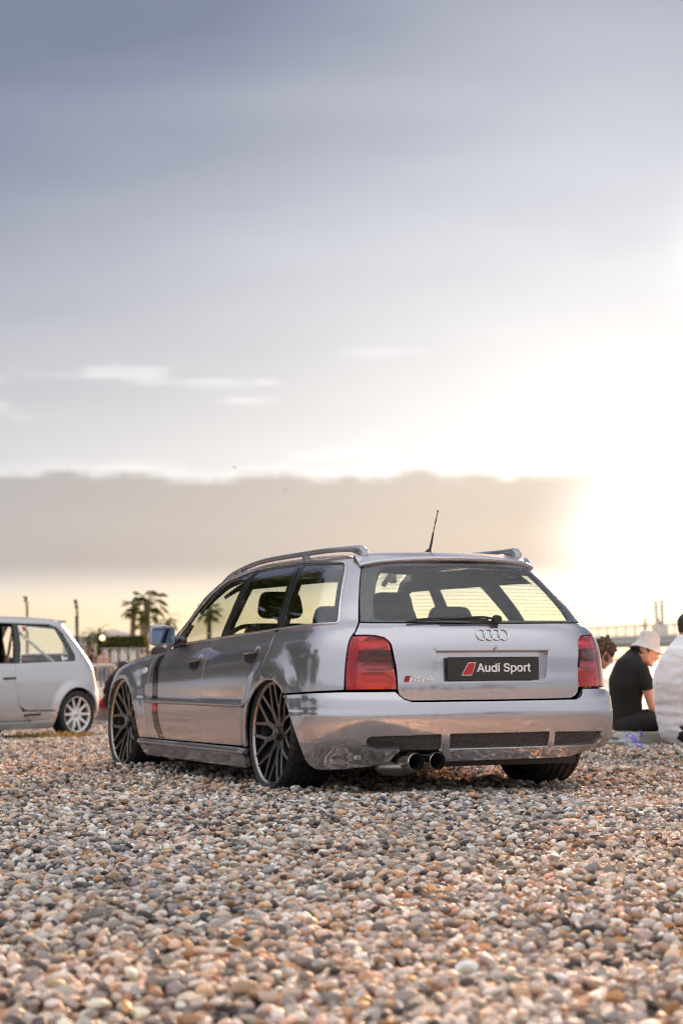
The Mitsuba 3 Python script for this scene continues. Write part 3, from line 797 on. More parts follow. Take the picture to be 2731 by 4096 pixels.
# ------------------------------------------------------------------ wheels
def wheel_parts(R, W, nY, half, arm_w, tyre_R, hub_r, dish, node_r=.05, dark=True, start=0.0):
    """Meshes of one wheel, axis x, outer face towards -x, centre at the origin."""
    from shapely import union_all
    sh = [Point(0, 0).buffer(hub_r, 24)]
    for k in range(nY):
        a = math.radians(start + 360 / nY * k)
        p0 = np.array([math.cos(a), math.sin(a)]) * node_r
        if node_r > hub_r:
            u_ = p0 / np.linalg.norm(p0)
            n_ = np.array([-u_[1], u_[0]])
            sh.append(Polygon([n_ * .020, p0 + n_ * .0135, p0 + u_ * .012, p0 - n_ * .0135, -n_ * .020]))
        for d in half:
            b = a + math.radians(d)
            p1 = np.array([math.cos(b), math.sin(b)]) * (R + .004)
            n = np.array([-(p1 - p0)[1], (p1 - p0)[0]]) / np.linalg.norm(p1 - p0)
            w0, w1 = arm_w
            sh.append(Polygon([p0 + n * w0, p1 + n * w1, p1 - n * w1, p0 - n * w0]))
    face = union_all(sh).intersection(Point(0, 0).buffer(R + .003, 64))
    face = face.buffer(.010).buffer(-.010)
    sf = lambda u, v: np.stack([-(W - dish * (1 - np.clip(np.hypot(u, v) / R, 0, 1)) ** 1.3), u, v], -1)
    fc = panel(list(face.exterior.coords)[:-1], sf, h=.013, depth=.032, bevel=.0035, gap=0, round_r=0, holes=[list(i.coords)[:-1] for i in face.interiors])
    lip = lathe([(R - .012, -W + .04), (R - .012, -W + .006), (R - .008, -W), (R + .004, -W - .004), (R + .010, -W - .001), (R + .012, -W + .012)], 96, 'x')
    barrel = lathe([(R - .012, -W + .04), (R - .022, -W + .075), (R - .035, W - .03), (.05, W - .02)], 64, 'x')
    n = 180
    r, w = tyre_R, W + .012
    prof = [(R - .004, -W + .004), (R + .006, -w + .006), ((R + r) / 2, -w - .003), (r - .014, -w + .004), (r - .006, -w + .014), (r - .003, -w + .022)]
    for x in np.linspace(-w + .040, w - .040, 5)[:]:
        prof += [(r, x - .008), (r - .0075, x - .0055), (r - .0075, x + .0055), (r, x + .008)]
    prof = prof[:6] + sorted(prof[6:], key=lambda q: q[1]) + [(r - .003, w - .022), (r - .012, w - .006), ((R + r) / 2, w), (R - .02, W)]
    ty = lathe(prof, n, 'x')
    m = len(prof)
    v = np.array(ty.vertices).reshape(n, m, 3)
    for i in range(n):
        if i % 4 == 0:
            for k in list(range(3, 7)) + list(range(m - 8, m - 3)):
                v[i, k, 1:] *= 1 - .0055 / r
    ty = trimesh.Trimesh(v.reshape(-1, 3), ty.faces, process=False)
    cap = lathe([(0, -W + dish - .036), (.030, -W + dish - .034), (.036, -W + dish - .026), (.040, -W + dish + .004)], 32, 'x')
    disc = lathe([(.07, .0), (.165, .0), (.165, .024), (.07, .024)], 48, 'x')
    return fc, lip, barrel, ty, cap, disc


WP = wheel_parts(.270, .118, 9, (-13.5, 13.5), (.0095, .0078), .318, .050, .050, node_r=.120, start=17)


def place_wheel(car, parts, c, sg, camber, spin, mats, caliper=True, tlabel=None):
    fc, lip, barrel, ty, cap, disc = parts
    M = rot([1, 0, 0], spin)
    K = np.eye(4) if sg < 0 else np.diag([-1, 1, 1, 1.0])
    M = trimesh.transformations.translation_matrix(c) @ K @ rot([0, 1, 0], -camber * -1) @ M
    fl = np.linalg.det(M[:3, :3]) < 0
    tv = lambda v: v @ M[:3, :3].T + M[:3, 3]
    w = num(car + '__wheel')

    def put(name, mesh, mat, smooth=40, root=False):
        q = trimesh.Trimesh(tv(np.array(mesh.vertices)), np.array(mesh.faces)[:, ::-1] if fl else mesh.faces, process=False)
        k = w if root else num(w + '__' + name)
        scene[k] = mikit.ply(q, mat, smooth=smooth)
    put('', ty, 'rubber', 30, True)
    k = num(w + '__rim')
    path = meshkit.write_ply((tv(fc[0]), fc[1][:, ::-1] if fl else fc[1]), True, normals=fc[2] @ M[:3, :3].T)
    scene[k] = {'type': 'ply', 'filename': path, 'face_normals': False, 'bsdf': {'type': 'ref', 'id': mats[0]}}
    put('rim_lip', lip, 'rim_edge')
    put('barrel', barrel, mats[1])
    put('hub_cap', cap, mats[2])
    put('brake_disc', disc, 'brake_metal')
    if caliper:
        cp = cat(*[box(-.03, .045, .10 * s - .0, .175, -.09 + q, -.01 + q, .008) for s in (1,) for q in (.0, .09)])
        M2 = trimesh.transformations.translation_matrix(c) @ K @ rot([0, 1, 0], camber)
        q = trimesh.Trimesh(cp.vertices @ M2[:3, :3].T + M2[:3, 3], cp.faces[:, ::-1] if fl else cp.faces, process=False)
        scene[num(w + '__caliper')] = mikit.ply(q, 'caliper_paint', smooth=False)


for (hy, hz) in HUBS:
    for sg in (-1, 1):
        place_wheel(CAR, WP, (sg * .752, hy, .316), sg, 2.6, 6 if hy < 2 else 2, ('rim_metal', 'barrel_metal', 'black_gloss'))

# ------------------------------------------------------------------ ground: shingle beach, promenade, sea
rng = np.random.default_rng(7)


def rd(x, y):
    """World x, y -> (r, d): metres right of and ahead of the photographer."""
    dx, dy = np.asarray(x) - CAM[0], np.asarray(y) - CAM[1]
    return dx * RT[0] + dy * RT[1], dx * GF[0] + dy * GF[1]


def gz(r, d):
    """Height of the ground: it falls away to the left and behind, and drops to the water beyond the kerb on the right."""
    a = r / np.maximum(d, 1.0)
    left = sst(.03, -.07, a) * sst(12, 42, d) * -.55
    left = left + sst(45, 110, d) * sst(.03, -.07, a) * .15
    seaw = sst(17.5, 21, d) * sst(-.05, -.01, a) * -3.0
    return left + seaw + .012 * (meshkit.noise(np.stack([r * 1.7, d * 1.1, 0 * r], -1), 3) - .5) * 2 * sst(60, 20, d)


# coarse sheet to the horizon
pols = np.concatenate([np.linspace(0, 20, 41), np.linspace(21, 60, 40), np.geomspace(62, 1500, 36)])
ang = np.linspace(-np.pi, np.pi, 241)
pd_, pa_ = np.meshgrid(pols, ang, indexing='ij')
gr, gd = pd_ * np.sin(pa_), pd_ * np.cos(pa_)
gp = CAM[None, None, :2] + gr[..., None] * RT[:2] + gd[..., None] * GF[:2]
gv = np.concatenate([gp, (gz(gr, gd) - .012)[..., None]], -1).reshape(-1, 3)
na = len(ang)
gf = np.array([[i * na + j, i * na + j + 1, (i + 1) * na + j + 1, (i + 1) * na + j] for i in range(len(pols) - 1) for j in range(na - 1)])
gf = np.vstack([gf[:, [0, 2, 1]], gf[:, [0, 3, 2]]])


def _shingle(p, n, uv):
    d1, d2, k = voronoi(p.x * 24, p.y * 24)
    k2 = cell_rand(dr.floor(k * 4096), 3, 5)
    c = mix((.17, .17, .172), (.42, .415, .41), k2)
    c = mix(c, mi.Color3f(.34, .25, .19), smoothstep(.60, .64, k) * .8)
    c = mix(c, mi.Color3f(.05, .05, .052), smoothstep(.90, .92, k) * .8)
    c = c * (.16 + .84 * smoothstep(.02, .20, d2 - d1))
    far = smoothstep(44.0, 50.0, dr.sqrt(dr.square(p.x - float(CAM[0])) + dr.square(p.y - float(CAM[1]))))
    sand = mix((.34, .29, .23), (.42, .37, .31), fbm(p.x * .4, p.y * .4, 0, 3))
    return mix(c, sand, far)


def _shb(p, n, uv):
    d1, d2, k = voronoi(p.x * 24, p.y * 24)
    return .016 * smoothstep(.0, .35, d2 - d1)


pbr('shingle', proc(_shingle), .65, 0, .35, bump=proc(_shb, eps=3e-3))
structure('beach', (gv, gf), 'shingle', smooth=True)

# single pebbles
PAL = np.array([[.34, .34, .345], [.47, .465, .46], [.60, .59, .575], [.22, .222, .23], [.085, .085, .09], [.44, .34, .26], [.50, .41, .345], [.36, .24, .165], [.40, .375, .36], [.54, .50, .46], [.42, .26, .14], [.30, .31, .34]])
PW = np.array([.13, .14, .11, .12, .09, .11, .11, .07, .08, .06, .03, .03])
PW = PW / PW.sum()


def base_stones(sub, n, seed):
    """A handful of pebble shapes: rounded, flattened, a little lumpy and chipped."""
    r_ = np.random.default_rng(seed)
    out = []
    for k in range(n):
        s = trimesh.creation.icosphere(subdivisions=sub, radius=1.0) if sub else trimesh.creation.icosahedron()
        v = np.array(s.vertices)
        v = v / np.linalg.norm(v, axis=1, keepdims=True)
        d = 1 + .34 * (meshkit.noise(v * 1.25 + 40 * k, seed) - .5) + .16 * (meshkit.noise(v * 2.6 + 9 * k, seed + 1) - .5)
        for _ in range(3):                                        # worn flats
            q = r_.normal(size=3)
            q /= np.linalg.norm(q)
            h = r_.uniform(.62, .85)
            t = (v * d[:, None]) @ q
            d = np.where(t > h, d * (h + .25 * (t - h)) / np.maximum(t, 1e-6), d)
        out.append((v * d[:, None], np.array(s.faces)))
    return out


def pebble_field(r0, r1, d0, d1, density, sub, seed, smin=.010, smax=.030, inside=None, lift=.040):
    """Centres, sizes, turns and colours of the pebbles of one strip."""
    r_ = np.random.default_rng(seed)
    n = int((r1 - r0) * (d1 - d0) * density)
    r, d = r_.uniform(r0, r1, n), r_.uniform(d0, d1, n)
    if inside is not None:
        k = inside(r, d)
        r, d = r[k], d[k]
    n = len(r)
    s = smin + (smax - smin) * r_.beta(1.8, 2.8, n)
    ax = np.stack([s * r_.uniform(1.0, 1.45, n), s * r_.uniform(.78, 1.05, n), s * r_.uniform(.48, .80, n)], 1)
    q = np.stack([r_.normal(0, .28, n), r_.normal(0, .28, n), r_.uniform(0, 2 * np.pi, n)], 1)
    steep = r_.random(n) < .25
    q[steep, 0] += r_.normal(0, .9, steep.sum())
    x, y = CAM[0] + r * RT[0] + d * GF[0], CAM[1] + r * RT[1] + d * GF[1]
    hmp = meshkit.fbm(np.stack([x * 1.3, y * 1.3, 0 * x], 1), 3, 5) - .5
    heap = 0
    for hy, hz in HUBS:
        for sg in (-1, 1):                                       # shingle pushed up round the tyres
            q_ = ((x - sg * .76) / .24) ** 2 + ((y - hy) / .33) ** 2
            heap = heap + .030 * np.exp(-(np.sqrt(q_) - 1.0) ** 2 / .16) - .012 * np.exp(-q_ * 2)
    z = gz(r, d) + hmp * .08 - .015 + r_.random(n) * lift + heap
    c = PAL[r_.choice(len(PAL), n, p=PW)] * r_.uniform(.50, 1.25, (n, 1)) * (1 + r_.normal(0, .025, (n, 3)))
    warm = meshkit.noise(np.stack([x * .6, y * .6, 0 * x], 1), 8)[:, None]
    c = np.clip(c * np.array([1.36, 1.22, 1.12]) * (1 + (warm - .45) * np.array([.10, 0, -.10])), .02, .80)
    return np.stack([x, y, z], 1), ax, q, c


def turn(q):
    cx, sx, cy, sy, cz, sz = np.cos(q[:, 0]), np.sin(q[:, 0]), np.cos(q[:, 1]), np.sin(q[:, 1]), np.cos(q[:, 2]), np.sin(q[:, 2])
    R = np.empty((len(q), 3, 3))
    R[:, 0, 0], R[:, 0, 1], R[:, 0, 2] = cz * cy, cz * sy * sx - sz * cx, cz * sy * cx + sz * sx
    R[:, 1, 0], R[:, 1, 1], R[:, 1, 2] = sz * cy, sz * sy * sx + cz * cx, sz * sy * cx - cz * sx
    R[:, 2, 0], R[:, 2, 1], R[:, 2, 2] = -sy, cy * sx, cy * cx
    return R


def pebble_mesh(fieldv, stones, seed):
    P, ax, q, c = fieldv
    r_ = np.random.default_rng(seed)
    which = r_.integers(0, len(stones), len(P))
    R = turn(q)
    V_, F_, C_, at = [], [], [], 0
    for k, (v, f) in enumerate(stones):
        i = np.nonzero(which == k)[0]
        if not len(i):
            continue
        vv = np.einsum('nij,nkj->nki', R[i], v[None] * ax[i][:, None]) + P[i][:, None]
        V_.append(vv.reshape(-1, 3))
        F_.append((f[None] + (np.arange(len(i)) * len(v))[:, None, None] + at).reshape(-1, 3))
        C_.append(np.repeat(c[i], len(v), 0))
        at += len(i) * len(v)
    return np.vstack(V_), np.vstack(F_), np.vstack(C_)


def _speck(p, n, uv):
    return .75 + .5 * fbm(p.x * 260, p.y * 260, p.z * 260, 3)


scene['pebble'] = {'type': 'twosided', 'bsdf': {'type': 'bumpmap', 'arbitrary': proc(lambda p, n, uv: .0016 * fbm(p.x * 170, p.y * 170, p.z * 170, 3), eps=1e-3), 'scale': 1.0,
    'bsdf': {'type': 'principled', 'base_color': {'type': 'mesh_attribute', 'name': 'vertex_color'}, 'roughness': .68, 'specular': .22}}}
wedge = lambda m: (lambda r, d: np.abs(r) < .180 * d + m)


def carshadow(r, d):
    return True


near = pebble_field(-1.3, 1.3, 3.3, 4.6, 2350, 2, 11, .0075, .0235, inside=wedge(.12))
size = near[1][:, 0] / np.linalg.norm(near[0] - CAM, axis=1) * (near[0][:, 2] > -.006)
big = np.argsort(-size)[:300]
rest = np.setdiff1d(np.arange(len(size)), big)
st2 = base_stones(2, 10, 1)
st1 = base_stones(1, 10, 2)
Rb = turn(near[2][big])
for j, i in enumerate(big):
    v, f = st2[j % len(st2)]
    vv = (v * near[1][i]) @ Rb[j].T + near[0][i]
    col = np.tile(near[3][i], (len(v), 1))
    scene[num('beach__pebble')] = mikit.ply((vv, f), 'pebble', smooth=True, color=col)
parts = [pebble_mesh([a[rest] for a in near], st1, 3)]
sto = []
for v, f in st1[:6]:                                             # a lighter pebble: an octahedron once refined
    pass
oc = trimesh.Trimesh([[1, 0, 0], [-1, 0, 0], [0, 1, 0], [0, -1, 0], [0, 0, 1], [0, 0, -1]], [[0, 2, 4], [2, 1, 4], [1, 3, 4], [3, 0, 4], [2, 0, 5], [1, 2, 5], [3, 1, 5], [0, 3, 5]]).subdivide()
r9 = np.random.default_rng(9)
for k in range(8):
    v = np.array(oc.vertices)
    v /= np.linalg.norm(v, axis=1, keepdims=True)
    sto.append((v * (1 + r9.normal(0, .13, (len(v), 1))), np.array(oc.faces)))
st0 = base_stones(0, 8, 5)
st8 = []
o8 = np.array([[1, 0, 0], [-1, 0, 0], [0, 1, 0], [0, -1, 0], [0, 0, 1], [0, 0, -1]], float)
f8 = np.array([[0, 2, 4], [2, 1, 4], [1, 3, 4], [3, 0, 4], [2, 0, 5], [1, 2, 5], [3, 1, 5], [0, 3, 5]])
for k in range(8):
    st8.append((o8 * (1.1 + r9.normal(0, .14, (6, 1))) + r9.normal(0, .10, (6, 3)), f8))
parts.append(pebble_mesh(pebble_field(-1.8, 1.8, 4.6, 8.0, 1850, 0, 12, .0080, .0235, inside=wedge(.15)), sto, 4))
parts.append(pebble_mesh(pebble_field(-2.5, 2.5, 8.0, 11.0, 1700, 0, 13, .009, .025, inside=wedge(.15)), st0, 5))
parts.append(pebble_mesh(pebble_field(-4.2, 4.2, 11.0, 17.6, 1250, 0, 14, .010, .027, inside=wedge(.4)), st8, 6))
parts.append(pebble_mesh(pebble_field(-5.2, .2, 17.6, 25, 950, 0, 17, .011, .030, inside=lambda r, d: (np.abs(r) < .18 * d + .4) & (r < -.02 * d)), st8, 6))
parts.append(pebble_mesh(pebble_field(-10.5, -.8, 3.3, 25, 340, 0, 15, .014, .032, inside=lambda r, d: (r < -.18 * d - .12) & (r > -.18 * d - 4.4) & (r > -.5 * d)), st8, 7))
parts.append(pebble_mesh(pebble_field(.8, 7.0, 3.3, 16.1, 300, 0, 18, .014, .032, inside=lambda r, d: (r > .18 * d + .12) & (r < .18 * d + 3.0)), st8, 9))
parts.append(pebble_mesh(pebble_field(-8, .5, 25, 42, 150, 0, 16, .026, .050, inside=lambda r, d: (np.abs(r) < .18 * d + .3) & (r < -.03 * d)), st8, 8))
at, V_, F_, C_ = 0, [], [], []
for v, f, c in parts:
    V_.append(v), F_.append(f + at), C_.append(c)
    at += len(v)
kp = num('beach__pebbles')
scene[kp] = mikit.ply((np.vstack(V_), np.vstack(F_)), 'pebble', smooth=True, color=np.vstack(C_))
labels[kp] = {'kind': 'stuff', 'label': 'loose grey, white and tan pebbles of the shingle'}
print('pebble triangles', sum(len(f) for f in F_))

# sea beyond the kerb on the right
sr, sd = np.meshgrid(np.concatenate([np.linspace(-60, 60, 61), np.geomspace(65, 1300, 18)]), np.concatenate([np.linspace(18.6, 80, 60), np.geomspace(84, 1300, 36)]), indexing='ij')
sp_ = CAM[None, None, :2] + sr[..., None] * RT[:2] + sd[..., None] * GF[:2]
sv = np.concatenate([sp_, np.full(sr.shape + (1,), -1.15)], -1).reshape(-1, 3)
nb = sr.shape[1]
sf_ = np.array([[i * nb + j, i * nb + j + 1, (i + 1) * nb + j + 1, (i + 1) * nb + j] for i in range(sr.shape[0] - 1) for j in range(nb - 1)])
scene['sea_water'] = {'type': 'twosided', 'bsdf': {'type': 'bumpmap', 'arbitrary': proc(lambda p, n, uv: .10 * fbm(p.x * 1.1 + p.y * .4, p.y * 1.5, 0, 4) + .5 * noise(p.x * .12, p.y * .2), eps=2e-2), 'scale': 1.0,
    'bsdf': {'type': 'principled', 'base_color': rgb(.05, .08, .09), 'roughness': .12, 'specular': .5}}}
structure('sea', (sv, np.vstack([sf_[:, [0, 2, 1]], sf_[:, [0, 3, 2]]])), 'sea_water', smooth=True)

# ------------------------------------------------------------------ small hatchback on the left
HB = thing('hatchback', 'pale silver hatchback with blue window net, cut off by the left edge', 'car')
w2 = PC([.10, .2, .3, .5, .65, .78, .86, .92, 1.0, 1.2, 1.33, 1.39, 1.43], [.75, .785, .805, .818, .815, .800, .782, .760, .735, .660, .600, .555, .46])
yr2 = PC([.10, .2, .35, .5, .58, .65, .80, .92, 1.0, 1.2, 1.33, 1.40, 1.44], [.10, .05, .0, .0, .03, .05, .07, .115, .165, .30, .395, .46, .52])
LB, SB, DB = .62, 2.25, .42
HUB2 = ((.60, .283), (2.92, .283))


def ring2(s, z):
    s, z = np.broadcast_arrays(np.asarray(s, float), np.asarray(z, float))
    sg, a = np.sign(s) + (s == 0), np.abs(s)
    L2 = 1.0
    yr = yr2(z)
    t = np.clip(a / L2, 0, 1) * LC
    y0 = yr + DB * np.interp(t, _el, _ey)
    side_y = yr + DB + (a - L2) * (2.95 - (yr + DB)) / 2.45
    fr = np.clip((a - L2 - 2.45) / .9, 0, 1)
    yf = 2.95 + .58 * (1 - np.interp((1 - fr) * LC, _el, _ey)) - .35 * sst(.5, .95, z) * fr
    y = np.where(a < L2, y0, np.where(fr > 0, yf, side_y))
    x = w2(z) * np.where(a < L2, np.interp(t, _el, _ex), 1.0) * np.where(fr > 0, np.interp((1 - fr) * LC, _el, _ex), 1.0)
    f = 0
    for hy, hz in HUB2:
        r = np.hypot(y - hy, (z - hz) * np.where(z < hz, .5, 1))
        f = f + .030 * (1 - sst(.315, .43, r))
    return np.stack([-sg * (x + f * sst(.3, .7, a)), y, z], -1)


def S2(*pts):
    out = []
    for y, z in pts:
        yr = float(yr2(z)) + DB
        if y > 2.95:
            u = np.linspace(0, .9, 300)
            P = ring2(3.45 + u, np.full(300, z))
            out.append((3.45 + float(np.interp(y, P[:, 1], u)), z))
        elif y >= yr:
            out.append((1.0 + (y - yr) * 2.45 / (2.95 - yr), z))
        else:
            out.append((float(np.interp((y - yr + DB) / DB, _ey, _el)) / LC, z))
    return out


HY, HPOS = math.radians(38.4), None
HR = -3.176
hu = RT * math.sin(HY) + GF * math.cos(HY)                       # towards the hatchback's tail
hw = V(HR, 23.6, 0)
hxl = np.array([-hu[1], hu[0], 0])                               # its own left (+x of the car is its right)
hfwd = -hu
hright = np.array([hfwd[1], -hfwd[0], 0])
hz0 = -.185
# place so that the left rear hub (x=-.76, y=.60) stands at hw
ho = hw - hright * (-.76) - hfwd * .60
MH = np.eye(4)
MH[:3, 0], MH[:3, 1], MH[:3, 2], MH[:3, 3] = hright, hfwd, [0, 0, 1], [ho[0], ho[1], hz0]


def hadd(parent, name, m, mat, label=None):
    v, f, n = m
    return addn(parent, name, v @ MH[:3, :3].T + MH[:3, 3], f, n @ MH[:3, :3].T, mat, label)


def hmesh(parent, name, mesh, mat, smooth=35, label=None):
    if isinstance(mesh, tuple):
        mesh = trimesh.Trimesh(mesh[0], mesh[1], process=False)
    return add(parent, name, moved(mesh, MH), mat, smooth, label)


def hboth(name, o, mat, **k):
    m = panel(o, ring2, **k)
    hadd(HB, name, m, mat)
    hadd(HB, name, mirror(m), mat)


arch = lambda hy, a0, a1, r=.318: [(hy + r * math.cos(math.radians(t)), .283 + r * math.sin(math.radians(t))) for t in np.linspace(a0, a1, 12)]
RWIN = [(1.455, .905), (1.42, 1.05), (1.34, 1.335), (.85, 1.325), (.74, 1.29), (.69, 1.24), (.585, .985), (.585, .94), (.61, .928)]
RWIN = S2(*RWIN)
DWIN = S2((1.55, .905), (1.43, 1.335), (1.75, 1.34), (2.08, 1.29), (2.50, 1.06), (2.62, .90))
roof2 = [(.55, 1.392), (.9, 1.412), (1.5, 1.42), (1.9, 1.405), (2.15, 1.35), (2.5, 1.16), (2.78, .96)]
hq = [(.62, .60), (.60, .80), (.585, .92)] + S2((.36, 1.0), (.48, 1.2), (.53, 1.38)) + S2(*roof2) + S2((2.80, .88), (2.66, .885)) + \
    S2((2.66, .895), (2.52, 1.075), (2.09, 1.305), (1.75, 1.358), (.84, 1.342), (.725, 1.305), (.672, 1.245), (.565, .985), (.565, .935), (.60, .912), (1.53, .888)) + \
    S2((1.55, .84), (1.56, .60), (1.50, .40), (1.40, .345), (.97, .34)) + S2(*arch(.60, 5, 178)) + [(.72, .30), (.70, .45)]
hboth('body_side', hq, 'left_car_paint', h=.035, depth=.02)
hboth('front_door', S2((1.53, .888), (1.55, .84), (1.56, .60), (1.50, .40), (1.40, .262), (1.30, .225), (2.55, .215), (2.62, .50), (2.62, .88)), 'left_car_paint', h=.04, depth=.02)
hboth('rear_side_skirt', S2((1.29, .222), (1.39, .262), (1.49, .335), (.93, .33), (.925, .27), (.96, .16), (1.29, .155)), 'left_car_paint', h=.04, depth=.02)
hboth('sill', S2((2.60, .208), (.955, .222), (.955, .135), (2.62, .12)), 'left_car_paint', h=.03, depth=.03, off=.012, bevel=.008)
hboth('front_wing', S2((2.63, .88), (2.63, .50), (2.56, .215)) + S2(*arch(2.92, 178, 20)) + S2((3.24, .45), (3.3, .60), (3.22, .74), (2.95, .85)), 'left_car_paint', h=.04, depth=.02)
hboth('front_bumper', S2((3.25, .28), (3.25, .44)) + [(4.35, .44), (4.35, .14), (3.95, .14)], 'left_car_paint', h=.05, depth=.03)
hboth('headlight', S2((3.31, .46), (3.31, .60), (3.24, .73)) + [(4.10, .72), (4.10, .46)], 'mirror_glass', h=.05)
hboth('front_grille', [(4.11, .46), (4.35, .46), (4.35, .72), (4.11, .72)], 'mesh_insert', h=.05)
wf = S2((2.66, .897), (2.52, 1.072), (2.09, 1.302), (1.75, 1.355), (.845, 1.340), (.728, 1.303), (.675, 1.245), (.568, .985), (.568, .937), (.602, .914), (1.53, .890))
hboth('window_frame', wf, 'black_gloss', h=.04, depth=.03, off=-.003, holes=[RWIN, DWIN])
hboth('rear_side_window', RWIN, 'window_glass', h=.06, depth=0, bevel=0, gap=-.003, off=-.006)
hboth('pillar_cover', S2((1.545, .895), (1.43, 1.345), (1.345, 1.345), (1.455, .895)), 'black_gloss', h=.04, depth=.008, off=.004)
hboth('tail_light', [(.425, .565), (.615, .555), (.60, .80), (.575, .93), (.40, .93), (.405, .70)], 'lamp_red', h=.03, depth=.02, off=.004)
hgate = [(0, 1.01), (.42, 1.01), (.57, 1.0), (.57, .935), (.395, .935), (.40, .60), (0, .60)]
hadd(HB, 'tailgate', panel(sym(hgate), ring2, h=.05, depth=.03), 'left_car_paint')
hadd(HB, 'rear_window', panel(sym([(0, 1.02), (.56, 1.02), (.58, 1.2), (.60, 1.37), (0, 1.39)]), ring2, h=.06, depth=0, bevel=0, gap=0, off=-.002), 'rear_glass')
hadd(HB, 'rear_bumper', panel(sym([(0, .585), (.40, .585), (.42, .555), (.62, .545), (.70, .45), (.72, .30), (.70, .20), (0, .18)]), lambda s, z: ring2(s, z) + np.stack([0 * z, -.02 + 0 * z, 0 * z], -1) * (1 - sst(.4, .75, np.abs(s)))[..., None], h=.04, depth=.04), 'left_car_paint')
r2 = np.array(roof2)
rl2 = PC(r2[:, 0], r2[:, 1])


def e2(y):
    P = np.vstack([ring2(*S2((float(a), float(rl2(a))))[0]) for a in np.ravel(y)])
    return (-P[:, 0]).reshape(np.shape(y)) + .002, rl2(y) + .001


hmesh(HB, 'roof', loft(np.linspace(.52, 2.12, 20), e2, lambda y: .03 + 0 * y), 'left_car_paint', True)
hmesh(HB, 'windscreen', loft(np.linspace(2.14, 2.78, 12), e2, lambda y: .03 + .06 * sst(2.1, 2.8, y)), 'window_glass', True)
hb_ = PC([2.76, 2.95, 3.15, 3.28], [.90, .86, .79, .74])
hmesh(HB, 'bonnet', loft(np.linspace(2.76, 3.28, 10), lambda y: (np.vstack([-ring2(*S2((float(a), float(hb_(a))))[0])[0:1] for a in np.ravel(y)]).reshape(np.shape(y)), hb_(y) + .001), lambda y: .07 + 0 * y, p=3), 'left_car_paint', True)
hmesh(HB, 'spoiler', cat(box(-.52, .52, .485, .60, 1.368, 1.398, .008)), 'left_car_paint', False)
o = S2((1.72, .715), (1.70, .745), (1.66, .765), (1.60, .750), (1.575, .72), (1.60, .69), (1.66, .675), (1.71, .69))
hboth('door_handle_cup', o, 'left_car_paint', h=.02, depth=0, bevel=0, off=.002, round_r=0)
m = panel(S2((1.745, .728), (1.56, .730), (1.56, .704), (1.745, .700)), ring2, h=.02, depth=.02, bevel=.004, off=.022)
hadd(HB, 'door_handle', m, 'black_plastic')
m = panel(S2((1.43, .305), (1.16, .312), (1.16, .282), (1.43, .275)), ring2, h=.02, depth=.004, bevel=.001, off=.003)
hadd(HB, 'skirt_badge', m, 'black_plastic')
hmesh(HB, 'floor_pan', cat(box(-.55, .55, .1, 3.3, .16, .3), box(-.76, .76, 1.0, 2.5, .13, .3), box(-.73, .73, .45, 2.7, .60, .62)), 'black_plastic', False)
for sg in (0, 1):
    m = panel(S2((.45, .33), (2.7, .33), (2.65, .87), (.45, .89)), ring2, h=.1, depth=0, bevel=0, gap=0, off=-.05, round_r=0)
    hadd(HB, 'cabin_trim', m if not sg else mirror(m), 'lining')
    m = panel(S2((.62, .9), (.76, 1.30), (1.35, 1.345), (1.47, .9), (1.53, .9), (1.43, 1.33), (2.05, 1.29), (2.1, 1.34), (1.9, 1.40), (.6, 1.385), (.42, 1.05), (.36, .9)), ring2, h=.06, depth=0, bevel=0, gap=0, off=-.03, round_r=0)
    hadd(HB, 'pillar_lining', m if not sg else mirror(m), 'headlining')
for x in (-.36, .36):
    hmesh(HB, 'seat', blob([[((x - .18, 1.75, .45), .07), ((x + .18, 1.75, .45), .07), ((x - .14, 1.55, 1.0), .05), ((x + .14, 1.55, 1.0), .05)], [((x, 1.54, 1.0), .02), ((x, 1.54, 1.12), .05)]], .06, 4), 'badge_red' if x > 0 else 'seat_cloth', True)
# roll bar and blue window net
hmesh(HB, 'roll_bar', cat(tube([(-.60, 1.28, .5), (-.58, 1.30, 1.0), (-.47, 1.32, 1.33), (.47, 1.32, 1.33), (.58, 1.30, 1.0), (.60, 1.28, .5)], .021, 8), tube([(-.47, 1.32, 1.32), (-.58, .52, .75)], .019, 8), tube([(.47, 1.32, 1.32), (.58, .52, .75)], .019, 8), tube([(-.50, 1.32, 1.30), (.50, .55, .75)], .019, 8)), 'white_paint', 40)
pbr('net_blue', (.10, .24, .48), .7)
net = []
nx = lambda y, z: -float(w2(z)) + .035
for y in np.linspace(1.76, 2.16, 5):
    net.append(tube([(nx(y, z), y + .10 * (1.30 - z) * 0, z) for z in np.linspace(.92, 1.28, 8)], .014, 5))
for z in np.linspace(.93, 1.27, 6):
    net.append(tube([(nx(0, z), y, z) for y in np.linspace(1.75, 2.17, 6)], .014, 5))
hmesh(HB, 'window_net', cat(*net), 'net_blue', 40, 'blue webbing net in the side window')
for (y0, z0, dy_, dz_, mt) in ((1.305, 1.288, .05, .026, 'white_paint'), (1.235, 1.288, .05, .026, 'badge_red'), (1.165, 1.288, .05, .026, 'white_paint'), (.75, .945, .035, .03, 'white_paint'), (.69, .942, .05, .014, 'white_paint')):
    m = panel(S2((y0 + dy_, z0 - dz_), (y0 + dy_, z0 + dz_), (y0, z0 + dz_), (y0, z0 - dz_)), ring2, h=.03, depth=0, bevel=0, gap=0, off=-.004, round_r=0)
    hadd(HB, 'sticker', m, mt)
pbr('alloy_silver', (.80, .79, .78), .38, .6)
pbr('alloy_barrel', (.10, .10, .10), .4, .6)
WP2 = wheel_parts(.205, .085, 10, (0,), (.020, .010), .283, .058, .022, node_r=.03)
